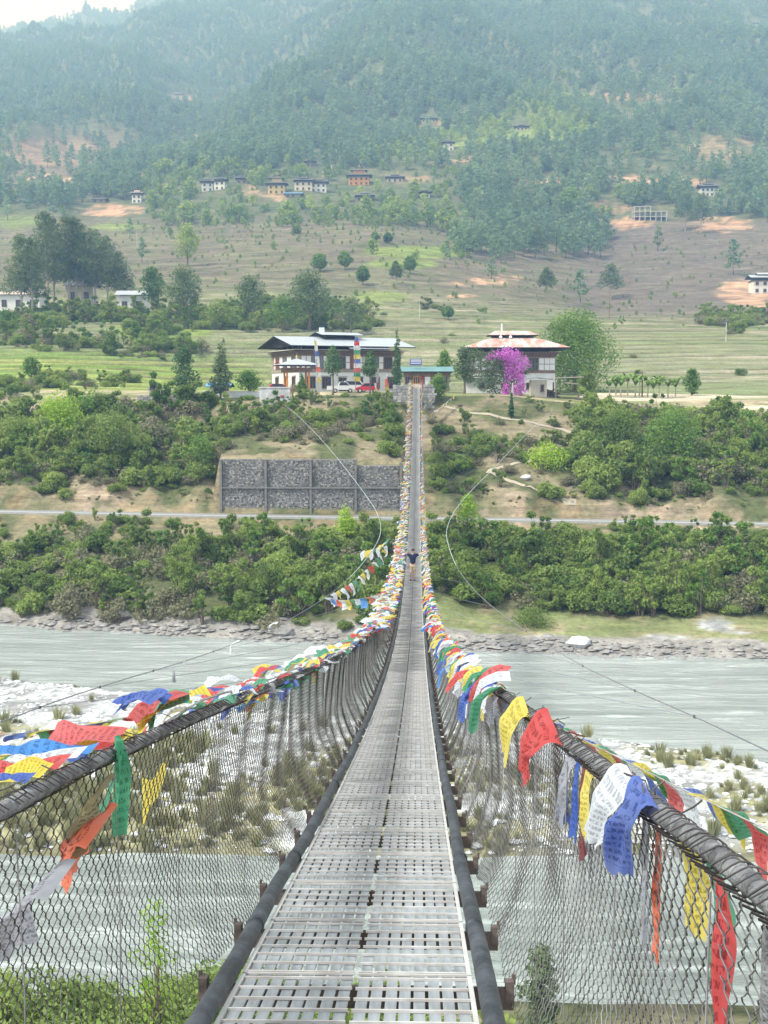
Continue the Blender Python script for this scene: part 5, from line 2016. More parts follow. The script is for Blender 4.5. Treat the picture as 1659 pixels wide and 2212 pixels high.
# ground floor of the facade: arched white piers, doors and windows
for i, (xc, w_, cols) in enumerate(((2.2, 1.5, 3), (5.0, 1.6, 3), (8.0, 1.4, 2), (11.0, 1.6, 3), (14.2, 1.6, 3), (17.2, 1.4, 3))):
    window(lodge, (xc, -.03, .7 if i != 2 else 0.1), 0, w_, 2.0 if i != 2 else 2.5, cols, 1, M_timber, M_glass)
    MB().box((xc, -.12, 2.95), (w_ + .5, .3, .16)).build('lintel', M_panel, lodge)
# gable end, x = 0 face: wall direction runs along +y, outward is -x
y = .5
for s in [('p', .8), ('w', 2.0, M_redsh), ('p', .9), ('p', .9), ('w', 2.1, M_bluesh), ('p', .8), ('p', .8), ('p', .8), ('w', 2.2, M_bluesh), ('p', .8)][::-1]:
    if s[0] == 'p':
        for q in (0, 1):
            panel_piece(lodge, (-.02, y + s[1] / 2, 4.12 + q * 1.12), -PI / 2, s[1] - .14, .98)
    else:
        window(lodge, (-.05, y + s[1] / 2, 4.1), -PI / 2, s[1] - .1, 2.1, 4, 1, M_timber, s[2])
    y += s[1] + .05
for yc, w_ in ((2.6, 1.6), (6.6, 1.7), (11.6, 1.6)):
    window(lodge, (-.03, yc, .7), -PI / 2, w_, 2.0, 3, 1, M_timber, M_glass)
    MB().box((-.12, yc, 2.95), (.3, w_ + .5, .16)).build('lintel', M_panel, lodge)

# --- entrance pavilion in front of it
pp = P(641, 847, 206)
pv = thing('entrance_pavilion', 'small pavilion with flat pyramid roof and orange posts before the lodge', 'pavilion', (pp.x, pp.y, gz(pp.x, pp.y) - .1), .25)
for a in (-1, 1):
    for b in (-1, 1):
        MB().box((a * 1.8, b * 1.6, 1.7), (.30, .30, 3.4)).build('post', M_orange, pv)
MB().box((0, 0, 3.55), (4.6, 4.2, .5)).box((0, 0, 3.9), (5.0, 4.6, .18)).build('bracket_frame', M_timber, pv)
for i in range(6):
    MB().box((-2 + i * .8, -2.0, 4.2), (.28, .2, .36)).build('bracket', M_timber_l, pv)
hip_roof(pv, 0, 0, 7.0, 6.4, 4.45, 5.45, .5, .5, M_roof)
finial(pv, 0, 0, 5.4, .7)
MB().box((-1.0, -1.7, .45), (1.6, .25, .9)).build('low_wall', M_brick, pv)

# --- teal roofed ticket hall behind the landing
tp = P(873, 832, 200)
tk = thing('ticket_hall', 'low hall with teal sheet roof behind the bridge landing', 'building', (tp.x, tp.y, gz(tp.x, tp.y) + .5), .02)
MB().span(0, 7.2, 0, 4, -1, 2.6).build('wall', M_timber_l, tk)
MB().span(-.1, 7.3, -.12, .02, 1.9, 2.7).build('fascia', M_timber, tk)
gable_roof(tk, 7.2, 4, 2.75, 3.55, .7, M_teal)
for xc, w_, m_ in ((.75, 1.1, M_timber), (2.0, 1.0, M_orange), (5.2, 1.0, M_timber), (6.4, .9, M_timber)):
    window(tk, (xc, -.03, .75), 0, w_, 1.2, 3, 1, m_)
MB().span(2.75, 3.15, -.12, .05, 0, 2.1).build('door_frame', M_redsh, tk)
panel_piece(tk, (3.75, -.05, .1), 0, .85, 2.0, M_panel, 'door')
sp = P(898, 782, 200.5)
sg = thing('sign_board', 'blue sign board with white lettering on the ticket hall roof', 'sign', (sp.x, tp.y + .5, sp.z - .75))
MB().span(-.95, .95, 0, .08, .25, 1.25).build('board', mat('sign_blue', (.06, .10, .34), .6, .1, 2), sg)
mb = MB()
rr = random.Random(4)
for row in range(3):
    xx = -.8
    while xx < .75:
        w_ = rr.uniform(.08, .20)
        mb.box((xx + w_ / 2, -.01, 1.05 - row * .26), (w_ * .8, .02, .13 if row else .17))
        xx += w_
mb.build('lettering', M_panel, sg)
for a in (-.8, .8):
    MB().box((a, .04, .05), (.06, .06, .5)).build('leg', M_rod, sg)

# --- white anchor block of the left wind guy
ap = P(594, 876, 180)
MB_a = MB().box((0, 0, 1.1), (4.4, 1.2, 2.9)).box((0, 0, 2.6), (4.6, 1.4, .15))
ab = thing('anchor_block', 'stained white anchor block at the top of the left slope', 'anchor block', (ap.x, 180.2, ap.z))
MB_a.build('block', mat('stained_whitewash', (.60, .59, .57), .9, .2, .8, col2=(.36, .34, .32), lo=.35, hi=.6), ab)
MB().box((1.1, -.66, 1.3), (.5, .12, .35)).build('cable_plate', M_redsh, ab)

# --- farmhouse on the right with rusted roof
fp = P(1199, 850, 203)
fz = gz(fp.x, fp.y) - .4
fh = thing('farmhouse', 'tall traditional farmhouse with rust streaked hipped roof and timber bays', 'house', (fp.x, fp.y, fz), 0.0)
FW, FD = 13.3, 11.0
T0 = P(1199, 806, 203).z - fz
T1 = P(1199, 761, 203).z - fz
MB().span(-FW, 0, 0, FD, -1.5, T0).build('lower_wall', M_white, fh)
MB().span(-FW - .05, .05, -.08, FD + .05, T0, T0 + .35).build('floor_band', M_timber, fh)
MB().span(-FW, 0, 0, FD, T0 + .35, T1 - .6).build('upper_wall', M_timber_l, fh)
cornice(fh, -FW, 0, FW, FD, T1 - .75, 4)
for i, xc in enumerate((-12.6, -11.5, -10.4, -6.0, -4.9, -2.25, -1.35, -.5)):
    for q in (0, 1):
        panel_piece(fh, (xc, -.02, T0 + .5 + q * 1.0), 0, .78, .88)
for xc in (-8.2, -3.55):
    window(fh, (xc, -.05, T0 + .45), 0, 1.5, 2.0, 3, 2, M_timber)
for xc in (-11.2, -7.8, -4.2):
    window(fh, (xc, -.03, 1.3), 0, .9, 1.1, 2, 1, M_timber)
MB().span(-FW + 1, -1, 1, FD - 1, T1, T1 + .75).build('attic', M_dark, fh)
rE = P(1199, 751, 203).z - fz
hip_roof(fh, -FW / 2 + .2, FD / 2, FW + 3.9, FD + 4.4, rE, rE + 1.75, 7.6, 4.0, M_rust)
MB().box((-FW / 2, FD / 2, rE + 1.85), (6.6, 3.4, .7)).build('lantern', M_dark, fh)
hip_roof(fh, -FW / 2, FD / 2, 8.2, 5.0, rE + 2.2, rE + 2.95, 5.6, 1.4, M_rust, .1, 'lantern_roof')
MB().box((-FW / 2 - 1.7, FD / 2, rE + 3.5), (.30, .1, 1.3), 0, 0, .7).build('roof_banner', M_panel, fh)
for a in (-5.0, -1.0):
    MB().lathe([(.12, 0), (.3, .2), (.12, .5)], 8, (-FW / 2 + a * .4, FD / 2 - 2.6, rE + 1.6)).build('roof_lamp', M_panel, fh)
# white outbuilding below it on the left
op = P(1002, 852, 196)
ob = thing('outbuilding', 'low white outbuilding with dark lean-to roof left of the bougainvillea', 'building', (op.x, op.y, gz(op.x, op.y) - .5), -.06)
MB().span(0, 5.2, 0, 3.5, 0, 2.9).build('wall', M_white, ob)
window(ob, (2.8, -.03, 1.2), 0, .8, .9, 1)
mb = MB()
mb.prism([(-.4, 2.95), (5.6, 3.25), (5.6, 3.37), (-.4, 3.07)], -.7, 4)
mb.build('roof', M_dark_roof, ob)
# sheds right of it
s1 = P(1163, 853, 193)
sd1 = thing('shed', 'small cream shed with curved white sheet roof beside the bougainvillea', 'shed', (s1.x, s1.y, gz(s1.x, s1.y) - .2))
MB().span(-.9, 1.0, 0, 2, 0, 2.1).build('wall', M_cream, sd1)
window(sd1, (.45, -.03, .7), 0, .35, .9, 1)
mb = MB()
mb.prism([(-1.5, 2.2), (0, 2.35), (1.9, 2.15), (1.9, 2.22), (0, 2.45), (-1.5, 2.28)], -.5, 2.4)
mb.build('roof', M_roof, sd1)
s2 = P(1185, 856, 193.5)
sd2 = thing('open_shed', 'open pole shed with patched grey sheet roof and firewood', 'shed', (s2.x + 1.1, s2.y, gz(s2.x + 2, s2.y) - .2))
sd1.scale = (1.3, 1.3, 1.3)
sd2.scale = (1.35, 1.35, 1.3)
for a, b in ((0, 0), (2.6, 0), (4.4, .2), (0, 2.6), (4.4, 2.6)):
    MB().box((a, b, 1.05), (.16, .16, 2.1)).build('post', M_timber_l, sd2)
mb = MB()
mb.prism([(-1.6, 2.5), (4.0, 2.7), (4.0, 2.78), (-1.6, 2.58)], 0, 3.2)
mb.prism([(1.0, 1.95), (6.2, 1.55), (6.2, 1.62), (1.0, 2.03)], -.8, 1.8)
mb.build('roof', M_roof_g, sd2)
rr = random.Random(8)
for i in range(26):
    MB().tube([(-1.3 + rr.random() * 1.9, .3, .15 + rr.random() * 1.1), (-1.3 + rr.random() * 1.9, 1.6, .15 + rr.random() * 1.1)], .07, 5).build('firewood', M_bark, sd2)

# --- houses up on the left among the pines
def simple_house(name, label, px, py, wpx, hpx, depth, roof, wall, zoff=-.3, pitch=.22, wins=2, ang=0.0, cat='house', D=None):
    g = hit(px, py) if D is None else at(px, D)
    m = g.y / F
    w, h = wpx * m, hpx * m
    t = thing(name, label, cat, (g.x, g.y, g.z + zoff), ang)
    MB().span(-w / 2, w / 2, 0, depth, -1.5, h).build('wall', wall, t)
    for i in range(wins):
        xc = -w / 2 + w * (i + .5) / wins
        window(t, (xc, -.03, h * .30), 0, min(1.5, w / wins * .5), h * .42, 2)
    MB().span(w * .30, w * .30 + .9, -.06, .1, 0, min(2.0, h * .8)).build('door', M_timber, t)
    gable_roof(t, w, depth, h + .12, h + .12 + depth * pitch, .8, roof, .1, -w / 2, 0)
    return t


simple_house('field_house', 'white house with grey sheet roof at the left edge among pines', 40, 672, 92, 36, 6, M_roof_g, M_white, wins=3)
simple_house('field_house', 'cream house half hidden behind the pine trunks', 172, 662, 60, 44, 7, M_dark_roof, M_cream)
simple_house('field_house', 'pale house with pale blue sheet roof right of the pines', 285, 682, 62, 44, 7, M_roof, M_white)
simple_house('small_hut', 'small white hut behind the two slender front trees', 472, 838, 34, 18, 3, M_blue_roof, M_white, wins=1, D=196)
# water tank on its shed
wp = P(349, 842, 188)
wz = gz(wp.x, wp.y)
ws = thing('tank_shed', 'dark open shed beside the black water tank', 'shed', (wp.x, wp.y, wz - .1))
for a in (-1.2, 0, 1.2):
    MB().box((a, -.7, .8), (.14, .14, 1.6)).box((a, .9, .8), (.14, .14, 1.6)).build('post', M_conc, ws)
mb = MB()
mb.prism([(-1.8, 1.55), (1.7, 1.8), (1.7, 1.9), (-1.8, 1.65)], -1.2, 1.4)
mb.build('roof', M_dark_roof, ws)
MB().box((0, 1.0, .7), (2.6, .1, 1.4)).build('back_wall', M_dark, ws)
wt = thing('water_tank', 'black cylindrical water tank on a concrete stand', 'water tank', (wp.x - 1.3, wp.y + .2, wz - .1))
MB().box((0, 0, .8), (1.2, 1.2, 1.75)).build('stand', M_conc, wt)
MB().lathe([(.0, 1.68), (.55, 1.68), (.55, 1.9), (.57, 1.95), (.55, 2.0), (.55, 2.3), (.57, 2.35), (.55, 2.4), (.55, 2.6), (.25, 2.78), (.25, 2.86), (0, 2.86)], 14).build('tank', mat('black_plastic', (.02, .021, .025), .5, .2, 2), wt, smooth_sh=True)
# rubble terrace wall under the shed
rw = thing('rubble_wall', 'pale rubble terrace wall below the water tank', 'wall', (P(335, 870, 184.5).x, 184.6, gz(P(335, 870, 184.5).x, 184.5) - 1.6))
MB().box((0, .5, 1.2), (5.4, .8, 2.5)).build('core', M_stone, rw)
rr = random.Random(9)
z = 0
while z < 2.4:
    h_ = rr.uniform(.25, .42)
    x = -2.7
    while x < 2.7:
        w1 = rr.uniform(.3, .7)
        MB().box((x + w1 / 2, .08 + rr.uniform(-.05, .05), z + h_ / 2), (w1 - .03, .2, h_ - .03), 0, rr.uniform(-.08, .08), .9).build('stone', M_stone, rw)
        x += w1
    z += h_


# --- village houses on the hillside
def hill_house(label, px, py, wpx, storeys=2, roof=M_dark_roof, wall=M_white, style='house', ang=0.0, asp=.75):
    """py: row of the ground line in front of the house."""
    g = hit(px, py)
    m = g.y / F
    w = wpx * m * .80
    d = w * asp
    sh = 3.1
    name = {'house': 'village_house', 'temple': 'temple', 'shed': 'long_shed'}[style]
    t = thing(name, label, 'temple' if style == 'temple' else ('house' if style == 'house' else 'building'), (g.x, g.y, g.z - .5), ang)
    h = sh * storeys if style != 'shed' else 2.8
    MB().span(-w / 2, w / 2, 0, d, -4, h).build('wall', wall, t)
    n = max(2, int(w / 3.0))
    for s in range(storeys):
        for i in range(n):
            xc = -w / 2 + w * (i + .5) / n
            window(t, (xc, -.06, s * sh + .9), 0, 1.35, 1.6, 2, 1, M_timber)
        for i in range(max(1, n // 2)):
            window(t, (w / 2 + .06, d * (i + .5) / max(1, n // 2), s * sh + .9), PI / 2, 1.3, 1.6, 2, 1, M_timber)
    if style != 'shed':
        cornice(t, -w / 2, 0, w, d, h - .5, 3)
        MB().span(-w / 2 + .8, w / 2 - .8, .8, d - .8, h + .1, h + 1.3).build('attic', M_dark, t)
    z = h + (1.2 if style != 'shed' else .1)
    if style == 'temple':
        hip_roof(t, 0, d / 2, w + 4.0, d + 4.0, z, z + 1.2, w * .7, d * .7, roof)
        MB().span(-w * .3, w * .3, d * .25, d * .75, z + .9, z + 3.6).build('upper_tier', wall, t)
        hip_roof(t, 0, d / 2, w * .6 + 3, d * .5 + 3, z + 3.6, z + 4.8, w * .25, d * .25, roof, .12, 'upper_roof')
        MB().span(-w * .1, w * .1, d * .4, d * .6, z + 4.6, z + 6).build('lantern', M_orange, t)
        hip_roof(t, 0, d / 2, w * .3 + 1, d * .3 + 1, z + 6, z + 6.9, .3, .3, roof, .1, 'top_roof')
        finial(t, 0, d / 2, z + 6.8, 1.4)
    else:
        gable_roof(t, w, d, z, z + d * .20, 1.5, roof, .15, -w / 2, 0)
        if style == 'house':
            gable_roof(t, w * .45, d * .3, z + d * .20 + .1, z + d * .20 + 1.0, .7, roof, .12, -w * .22, d * .35, 'lantern_roof')
    return t


for a in ((('white two storey house with dark roof, leftmost of the village row', 448, 414, 30, 2), dict(ang=.15)),
          (('white house joined behind the leftmost village house', 474, 410, 28, 2), dict(ang=-.15)),
          (('small brown house half hidden above the village path', 522, 397, 30, 1), dict(wall=M_timber_l)),
          (('yellow walled temple with white lower terrace in the village', 597, 420, 44, 2), dict(wall=M_yellow, style='temple')),
          (('long cream house with dark roof in the village centre', 655, 412, 46, 2), dict(wall=M_cream)),
          (('timber and white house right of the long cream house', 688, 416, 40, 2), dict()),
          (('tall orange temple with tiered roofs above the village', 775, 400, 54, 2), dict(wall=M_orange, style='temple')),
          (('low house with orange end wall right of the tall temple', 853, 394, 42, 1), dict(wall=M_cream)),
          (('long low brown roofed house below the tall temple', 787, 436, 40, 1), dict(style='house', wall=M_timber_l)),
          (('small dark roofed house at the right end of the village', 918, 428, 25, 1), dict()),
          (('white house with grey roof alone at left above the orange cutting', 295, 440, 24, 2), dict(roof=M_roof_g)),
          (('long dark shed on the left terraces', 212, 438, 34, 1), dict(style='shed', wall=M_timber_l)),
          (('small dark house high above the village centre', 670, 360, 22, 1), dict(wall=M_timber_l)),
          (('lone white tower house on the green upper slope', 969, 326, 26, 2), dict()),
          (('low house with teal roof by the earth bank on the upper slope', 926, 266, 36, 1), dict(roof=M_teal, wall=M_cream)),
          (('red and white house on the sunlit green clearing', 1128, 283, 30, 1), dict(wall=M_cream)),
          (('tiny white hut high in the left forest', 385, 214, 17, 2), dict(roof=M_roof_g)),
          (('dark timbered house with white base on the right hillside', 1533, 424, 46, 2), dict(wall=M_white)),
          (('white new house on red cut earth at the right edge', 1652, 634, 62, 2), dict(roof=M_roof, wall=M_white)),
          (('tiny white building at the top right of the hillside', 1632, 56, 16, 1), dict(roof=M_roof_g)),
          (('blue roofed shelter beside the yellow temple', 633, 427, 40, 1), dict(style='shed', roof=M_blue_roof, wall=M_timber_l))):
    hill_house(*a[0], **a[1])
# unfinished concrete frame
g = hit(1405, 478)
m_ = g.y / F
uf = thing('concrete_frame', 'unfinished white concrete building frame on the right hillside', 'building', (g.x, g.y, g.z - .5))
W_, D_ = 70 * m_, 8.0
for s in range(3):
    MB().span(-W_ / 2, W_ / 2 if s < 3 else 0, 0, D_, s * 3.2 - .15 + (0 if s else -2), s * 3.2 + .15).build('slab', M_conc, uf)
    if s < 2 or True:
        for i in range(7):
            for b in (0.2, D_ - .2):
                if s == 2 and i > 3:
                    continue
                MB().box((-W_ / 2 + .25 + i * (W_ - .5) / 6, b, s * 3.2 + 1.6), (.45, .45, 3.2)).build('column', M_conc, uf)
MB().span(-W_ / 2, 0, 0, D_, 9.45, 9.75).build('slab', M_conc, uf)
MB().span(-W_ / 2 + 1, W_ / 2 - 1, D_ - .6, D_ - .4, .15, 6).build('back_wall', M_conc, uf)

# ================================================================== trees standing singly
_tree_n = [0]


def tree(label, px, py, hpx, wpx, kind='broad', mt=None, D=None, top=None, name=None, leafn=None, leaf=None, base=None, group=None, lean=.03):
    g = hit(px, py) if D is None else at(px, D)
    m = g.y / F
    h, w = hpx * m, wpx * m
    if top is not None:
        h = P(px, top, g.y).z - g.z
    _tree_n[0] += 1
    r_ = np.random.default_rng(500 + _tree_n[0])
    nm = name or {'broad': 'broadleaf_tree', 'pine': 'pine_tree', 'cone': 'cypress_tree', 'round': 'clipped_tree', 'shrub': 'shrub'}[kind]
    cat = 'shrub' if kind == 'shrub' else 'tree'
    t = thing(nm, label, cat, (g.x, g.y, g.z - .15), group=group)
    px_m = m / .463        # one pixel of the render in metres
    lf = leaf or max(.14, 2.1 * px_m)
    if kind == 'broad':
        L = broad_lobes(h, w, r_, 17, .28 if base is None else base)
        tm, bk = trunk_mb(h * .72, .022 * h + .05, .02, r_, lean, L[:7]), M_bark
        mt = mt or L_broad
        n, ow, nar = 2600, .45, .6
    elif kind == 'pine':
        L = pine_lobes(h, w, r_, 24, .42 if base is None else base)
        tm, bk = trunk_mb(h * .96, .014 * h + .04, .03, r_, .015, L[:10]), M_bark_pale
        mt = mt or L_pine
        n, ow, nar = 2600, .3, .42
    elif kind == 'cone':
        L = []
        for i in range(14):
            u = i / 13
            rr_ = w * .5 * (1 - u) ** .8 * min(1, u * 4 + .55)
            L.append((r_.normal() * .05 * w, r_.normal() * .05 * w, h * (.16 + .80 * u), max(rr_, .1), max(rr_, .1), h * .055))
        tm, bk = trunk_mb(h * .8, .012 * h + .04, .02, r_, .01), M_bark
        mt = mt or L_cyp
        n, ow, nar = 2400, .5, .5
    elif kind == 'shrub':
        L = broad_lobes(h, w, r_, 12, .02)
        tm, bk = trunk_mb(h * .5, .03 * h + .02, .02, r_, .05, L[:5]), M_bark
        mt = mt or L_scrub
        n, ow, nar = 2400, .5, .6
    else:
        L = [(0, 0, h * b, w * .5 * k, w * .5 * k, h * q) for b, k, q in ((.60, 1.0, .20), (.78, .75, .16), (.92, .35, .08))]
        tm, bk = trunk_mb(h * .7, .014 * h + .05, .04, r_, .01), M_bark
        mt = mt or L_cyp
        n, ow, nar = 2200, .6, .5
    area = w * h
    n = leafn or int(min(9000, max(1600, 4.2 * area / (lf * lf) * 1.6)))
    tm.build('trunk', bk, t)
    v, q = leaf_cloud(L, n, lf, r_, ow, narrow=nar, shell=.45)
    mobj('crown', mesh_np('crown', v, q, [mt]), t)
    return t


# left pine grove
for i, (px, py, hp, wp, lab) in enumerate(((46, 691, 178, 78, 'tall pine with bare pale trunk, leftmost of the grove'), (69, 691, 172, 74, 'tall pine with bare pale trunk, second from the left edge'),
                                           (102, 668, 205, 105, 'tallest bushy pine at the crown of the left grove'), (116, 666, 190, 84, 'pine with a bent trunk in the middle of the left grove'),
                                           (149, 668, 195, 95, 'dense dark pine before the cream house'), (164, 668, 190, 84, 'straight trunked pine before the cream house'), (178, 668, 178, 90, 'slender pine right of the straight trunked one'),
                                           (205, 668, 165, 95, 'spreading pine towards the right of the left grove'), (232, 668, 150, 90, 'lower pine near the right end of the left grove'), (258, 668, 118, 70, 'shortest pine at the right end of the left grove'))):
    tree(lab, px, py, hp, wp, 'pine', D=None, base=.34)
for a in (('dark layered broadleaf tree right of the pale blue roof', 330, 690, 110, 62, 'broad', L_broad), ('large dense tree right of the layered one', 398, 700, 120, 95, 'broad', L_pine), ('airy tree with open crown behind the hedge', 541, 698, 102, 75, 'broad', L_pine),
          ('pair-crowned broadleaf tree alone on the hillside meadow', 405, 575, 85, 62, 'broad', L_forest2), ('tall spreading tree behind the lodge roof', 668, 716, 120, 110, 'broad', L_pine), ('leaning tree with pale branches behind the lodge', 758, 722, 76, 62, 'broad', L_pine),
          ('dark bushy tree left of the tall one behind the lodge', 610, 716, 70, 80, 'broad', L_broad), ('low dense tree at the left end of the lodge hedge', 470, 708, 58, 80, 'shrub', L_scrub),
          ('small round tree in the left lower terraces', 238, 765, 48, 44, 'shrub', L_scrub), ('thin young tree on the grassy bank at left', 292, 745, 50, 22, 'broad', L_broad), ('small tree among the green paddies at far left', 68, 822, 50, 48, 'broad', L_broad), ('grey green tree beside the left field edge', 60, 722, 42, 40, 'broad', L_scrub2), ('bushy tree at the far left edge of the field', 15, 728, 60, 56, 'shrub', L_broad)):
    tree(a[0], a[1], a[2], a[3], a[4], a[5], a[6])
# rows at which the tree tops stand
TOPS = {400: 745, 476: 722, 537: 800, 719: 742, 799: 754, 857: 703, 653: 803, 947: 806, 960: 752, 1003: 745, 1240: 676, 1270: 798, 1494: 795, 1104: 846, 746: 1083, 1010: 1062, 1150: 1312, 282: 1028, 243: 895, 330: 900, 432: 932, 1455: 885, 1580: 985, 1180: 960, 1340: 885, 130: 856, 40: 898, 200: 848, 1620: 900, 340: 1925, 1165: 2030}
# in front of the lodge
for a in (('tall twin-crowned dark tree left of the white hut', 400, None, 148, 66, 'broad', L_cyp, 181, .12), ('slim feathery conifer beside the twin-crowned tree', 476, None, 150, 62, 'cone', L_pine, 184, None), ('spreading flat topped tree left of the lodge', 537, None, 52, 68, 'broad', L_broad, 187, .35),
          ('tiered clipped cypress with bulbous top before the lodge centre', 719, None, 112, 44, 'round', L_cyp, 188, None), ('round clipped cypress right of the prayer banner', 799, None, 96, 36, 'round', L_cyp, 188, None), ('tall slim cypress at the right end of the lodge', 857, None, 142, 30, 'cone', L_cyp, 189, None),
          ('small cypress in front of the entrance pavilion', 653, None, 52, 28, 'cone', L_broad, 187, None), ('round leafy tree right of the bridge landing', 947, None, 36, 46, 'broad', L_broad, 183, .2), ('tree with thin crown behind the ticket hall', 960, None, 44, 40, 'broad', L_broad, 216, .2),
          ('tall leafy tree left of the farmhouse', 1003, None, 112, 60, 'broad', L_pine, 192, .25), ('huge rounded bright green tree behind the farmhouse', 1240, None, 176, 205, 'broad', L_broad, 222, .02), ('thin grey tree before the open shed', 1270, None, 62, 44, 'broad', L_scrub, 190, .25), ('bushy tree at the end of the banana clump', 1494, None, 48, 40, 'broad', L_broad, 212, .1),
          ('dark narrow cypress below the bougainvillea', 1104, None, 48, 15, 'cone', L_cyp, 178, None)):
    tree(a[0], a[1], a[2], a[3], a[4], a[5], a[6], D=a[7], base=a[8], leafn=15000 if a[4] > 150 else None, top=TOPS[a[1]])
# bank trees that stand out
for a in (('bright lime green conical tree left of the bridge by the road', 746, None, 110, 78, 'cone', L_lime, 142), ('bright lime green tree right of the bridge below the road', 1010, None, 90, 58, 'broad', L_lime, 144.5), ('dark leafy shrub alone on the river grass at right', 1150, None, 84, 110, 'shrub', L_scrub, 121),
          ('fern leaved bright shrub in the left cut bank', 282, None, 58, 70, 'shrub', L_lime, 158), ('bare trunked spreading tree on the left slope', 243, None, 165, 130, 'broad', L_scrub, 160), ('grey green round tree on the left slope', 330, None, 120, 92, 'broad', L_scrub2, 168),
          ('tall leafy tree left of the retaining wall', 432, None, 140, 72, 'broad', L_broad, 159), ('big rounded tree on the right slope', 1455, None, 150, 150, 'broad', L_broad, 166), ('pale leafless bush on the right cut bank', 1580, None, 80, 90, 'shrub', L_scrub2, 160), ('wide green tree above the path at right', 1180, None, 90, 110, 'broad', L_lime, 163),
          ('large green tree left of the big rounded one', 1340, None, 130, 120, 'broad', L_scrub, 168), ('yellow green spreading tree at the left slope top', 130, None, 110, 140, 'broad', L_lime, 170), ('dense tree at the far left of the slope', 40, None, 130, 120, 'broad', L_scrub, 166),
          ('dense green tree near the lodge terrace wall', 200, None, 90, 110, 'broad', L_broad, 178), ('leafy tree on the far right slope', 1620, None, 120, 110, 'broad', L_scrub, 172)):
    tree(a[0], a[1], a[2], a[3], a[4], a[5], a[6], D=a[7], base=.10 if 'bare' not in a[0] else .40, top=TOPS[a[1]])
tree('thin leafy branch rising behind the left netting', 340, None, 100, 120, 'broad', L_lime, D=37, top=1925, base=.30, leaf=.11, leafn=900)
tree('dark green conifer below the right netting', 1165, None, 100, 150, 'shrub', L_pine, D=31, top=2030, leaf=.14, leafn=4000)
# hillside trees told apart
for i, (px, py, hp, wp, kd, lab) in enumerate(((784, 617, 40, 36, 'broad', 'round dark tree low on the brown spur'), (690, 588, 38, 40, 'broad', 'pair of rounded trees fused on the spur meadow'), (745, 585, 40, 34, 'broad', 'round tree right of the fused pair on the spur'), (855, 615, 48, 32, 'pine', 'lone pine with bare trunk on the spur'),
                                               (885, 592, 38, 30, 'broad', 'round tree right of the lone spur pine'), (1180, 640, 60, 44, 'pine', 'lone pine at the foot of the right brown slope'), (1318, 650, 75, 58, 'pine', 'big pine standing alone on the right brown slope'), (1513, 505, 80, 60, 'pine', 'tall pine before the right hillside houses'),
                                               (1480, 500, 78, 56, 'pine', 'tall pine left of the one before the hillside houses'), (1230, 470, 62, 60, 'broad', 'dark round tree above the pine wood at right'), (838, 525, 20, 22, 'broad', 'small round bush tree on the upper spur meadow'), (810, 524, 22, 18, 'broad', 'small upright bush tree on the upper spur meadow'), (640, 505, 20, 22, 'shrub', 'small dark bush high on the spur meadow'), (1160, 560, 70, 50, 'pine', 'pine on the shoulder of the brown spur'), (968, 690, 26, 30, 'broad', 'round shrub tree in the field near the white pole'))):
    tree(lab, px, py, hp, wp, kd)

# bougainvillea: green mound with magenta cascade
g = at(1095, 190)
bt = thing('bougainvillea', 'huge magenta bougainvillea cascading before the farmhouse', 'bougainvillea', (g.x, g.y, g.z - .2))
m_ = 190 / F
r_ = np.random.default_rng(77)
gl = [((px - 1095) * m_, r_.normal() * .6 + .6, (862 - py) * m_, rx * m_, 1.3, ry * m_) for px, py, rx, ry in ((1050, 800, 30, 26), (1045, 830, 24, 22), (1075, 835, 26, 30), (1065, 785, 26, 22), (1125, 800, 26, 26), (1110, 840, 26, 26), (1085, 815, 40, 35), (1030, 775, 22, 18))]
trunk_mb(4.5, .22, .06, r_, .05, [l[:3] for l in gl[:5]]).build('trunk', M_bark, bt)
v, q = leaf_cloud(gl, 3600, .32, r_, .45, shell=.4)
mobj('foliage', mesh_np('foliage', v, q, [L_pine]), bt)
fl = [((px - 1095) * m_, -.5 + r_.normal() * .3, (862 - py) * m_, rx * m_, .9, ry * m_) for px, py, rx, ry in ((1095, 772, 26, 12), (1110, 785, 26, 16), (1075, 778, 22, 10), (1105, 800, 18, 18), (1118, 812, 14, 18), (1125, 830, 10, 18), (1112, 848, 8, 16), (1092, 850, 8, 20), (1126, 850, 9, 12), (1132, 795, 12, 12), (1060, 782, 12, 6), (1100, 820, 12, 12), (1086, 868, 4, 14))]
fl = [(a_, b_, c_, x_ * 1.2, y_, z_ * 1.15) for a_, b_, c_, x_, y_, z_ in fl]
v, q = leaf_cloud(fl, 3000, .26, r_, .4, shell=.3, narrow=.7)
mobj('blossom', mesh_np('blossom', v, q, [L_bou]), bt)

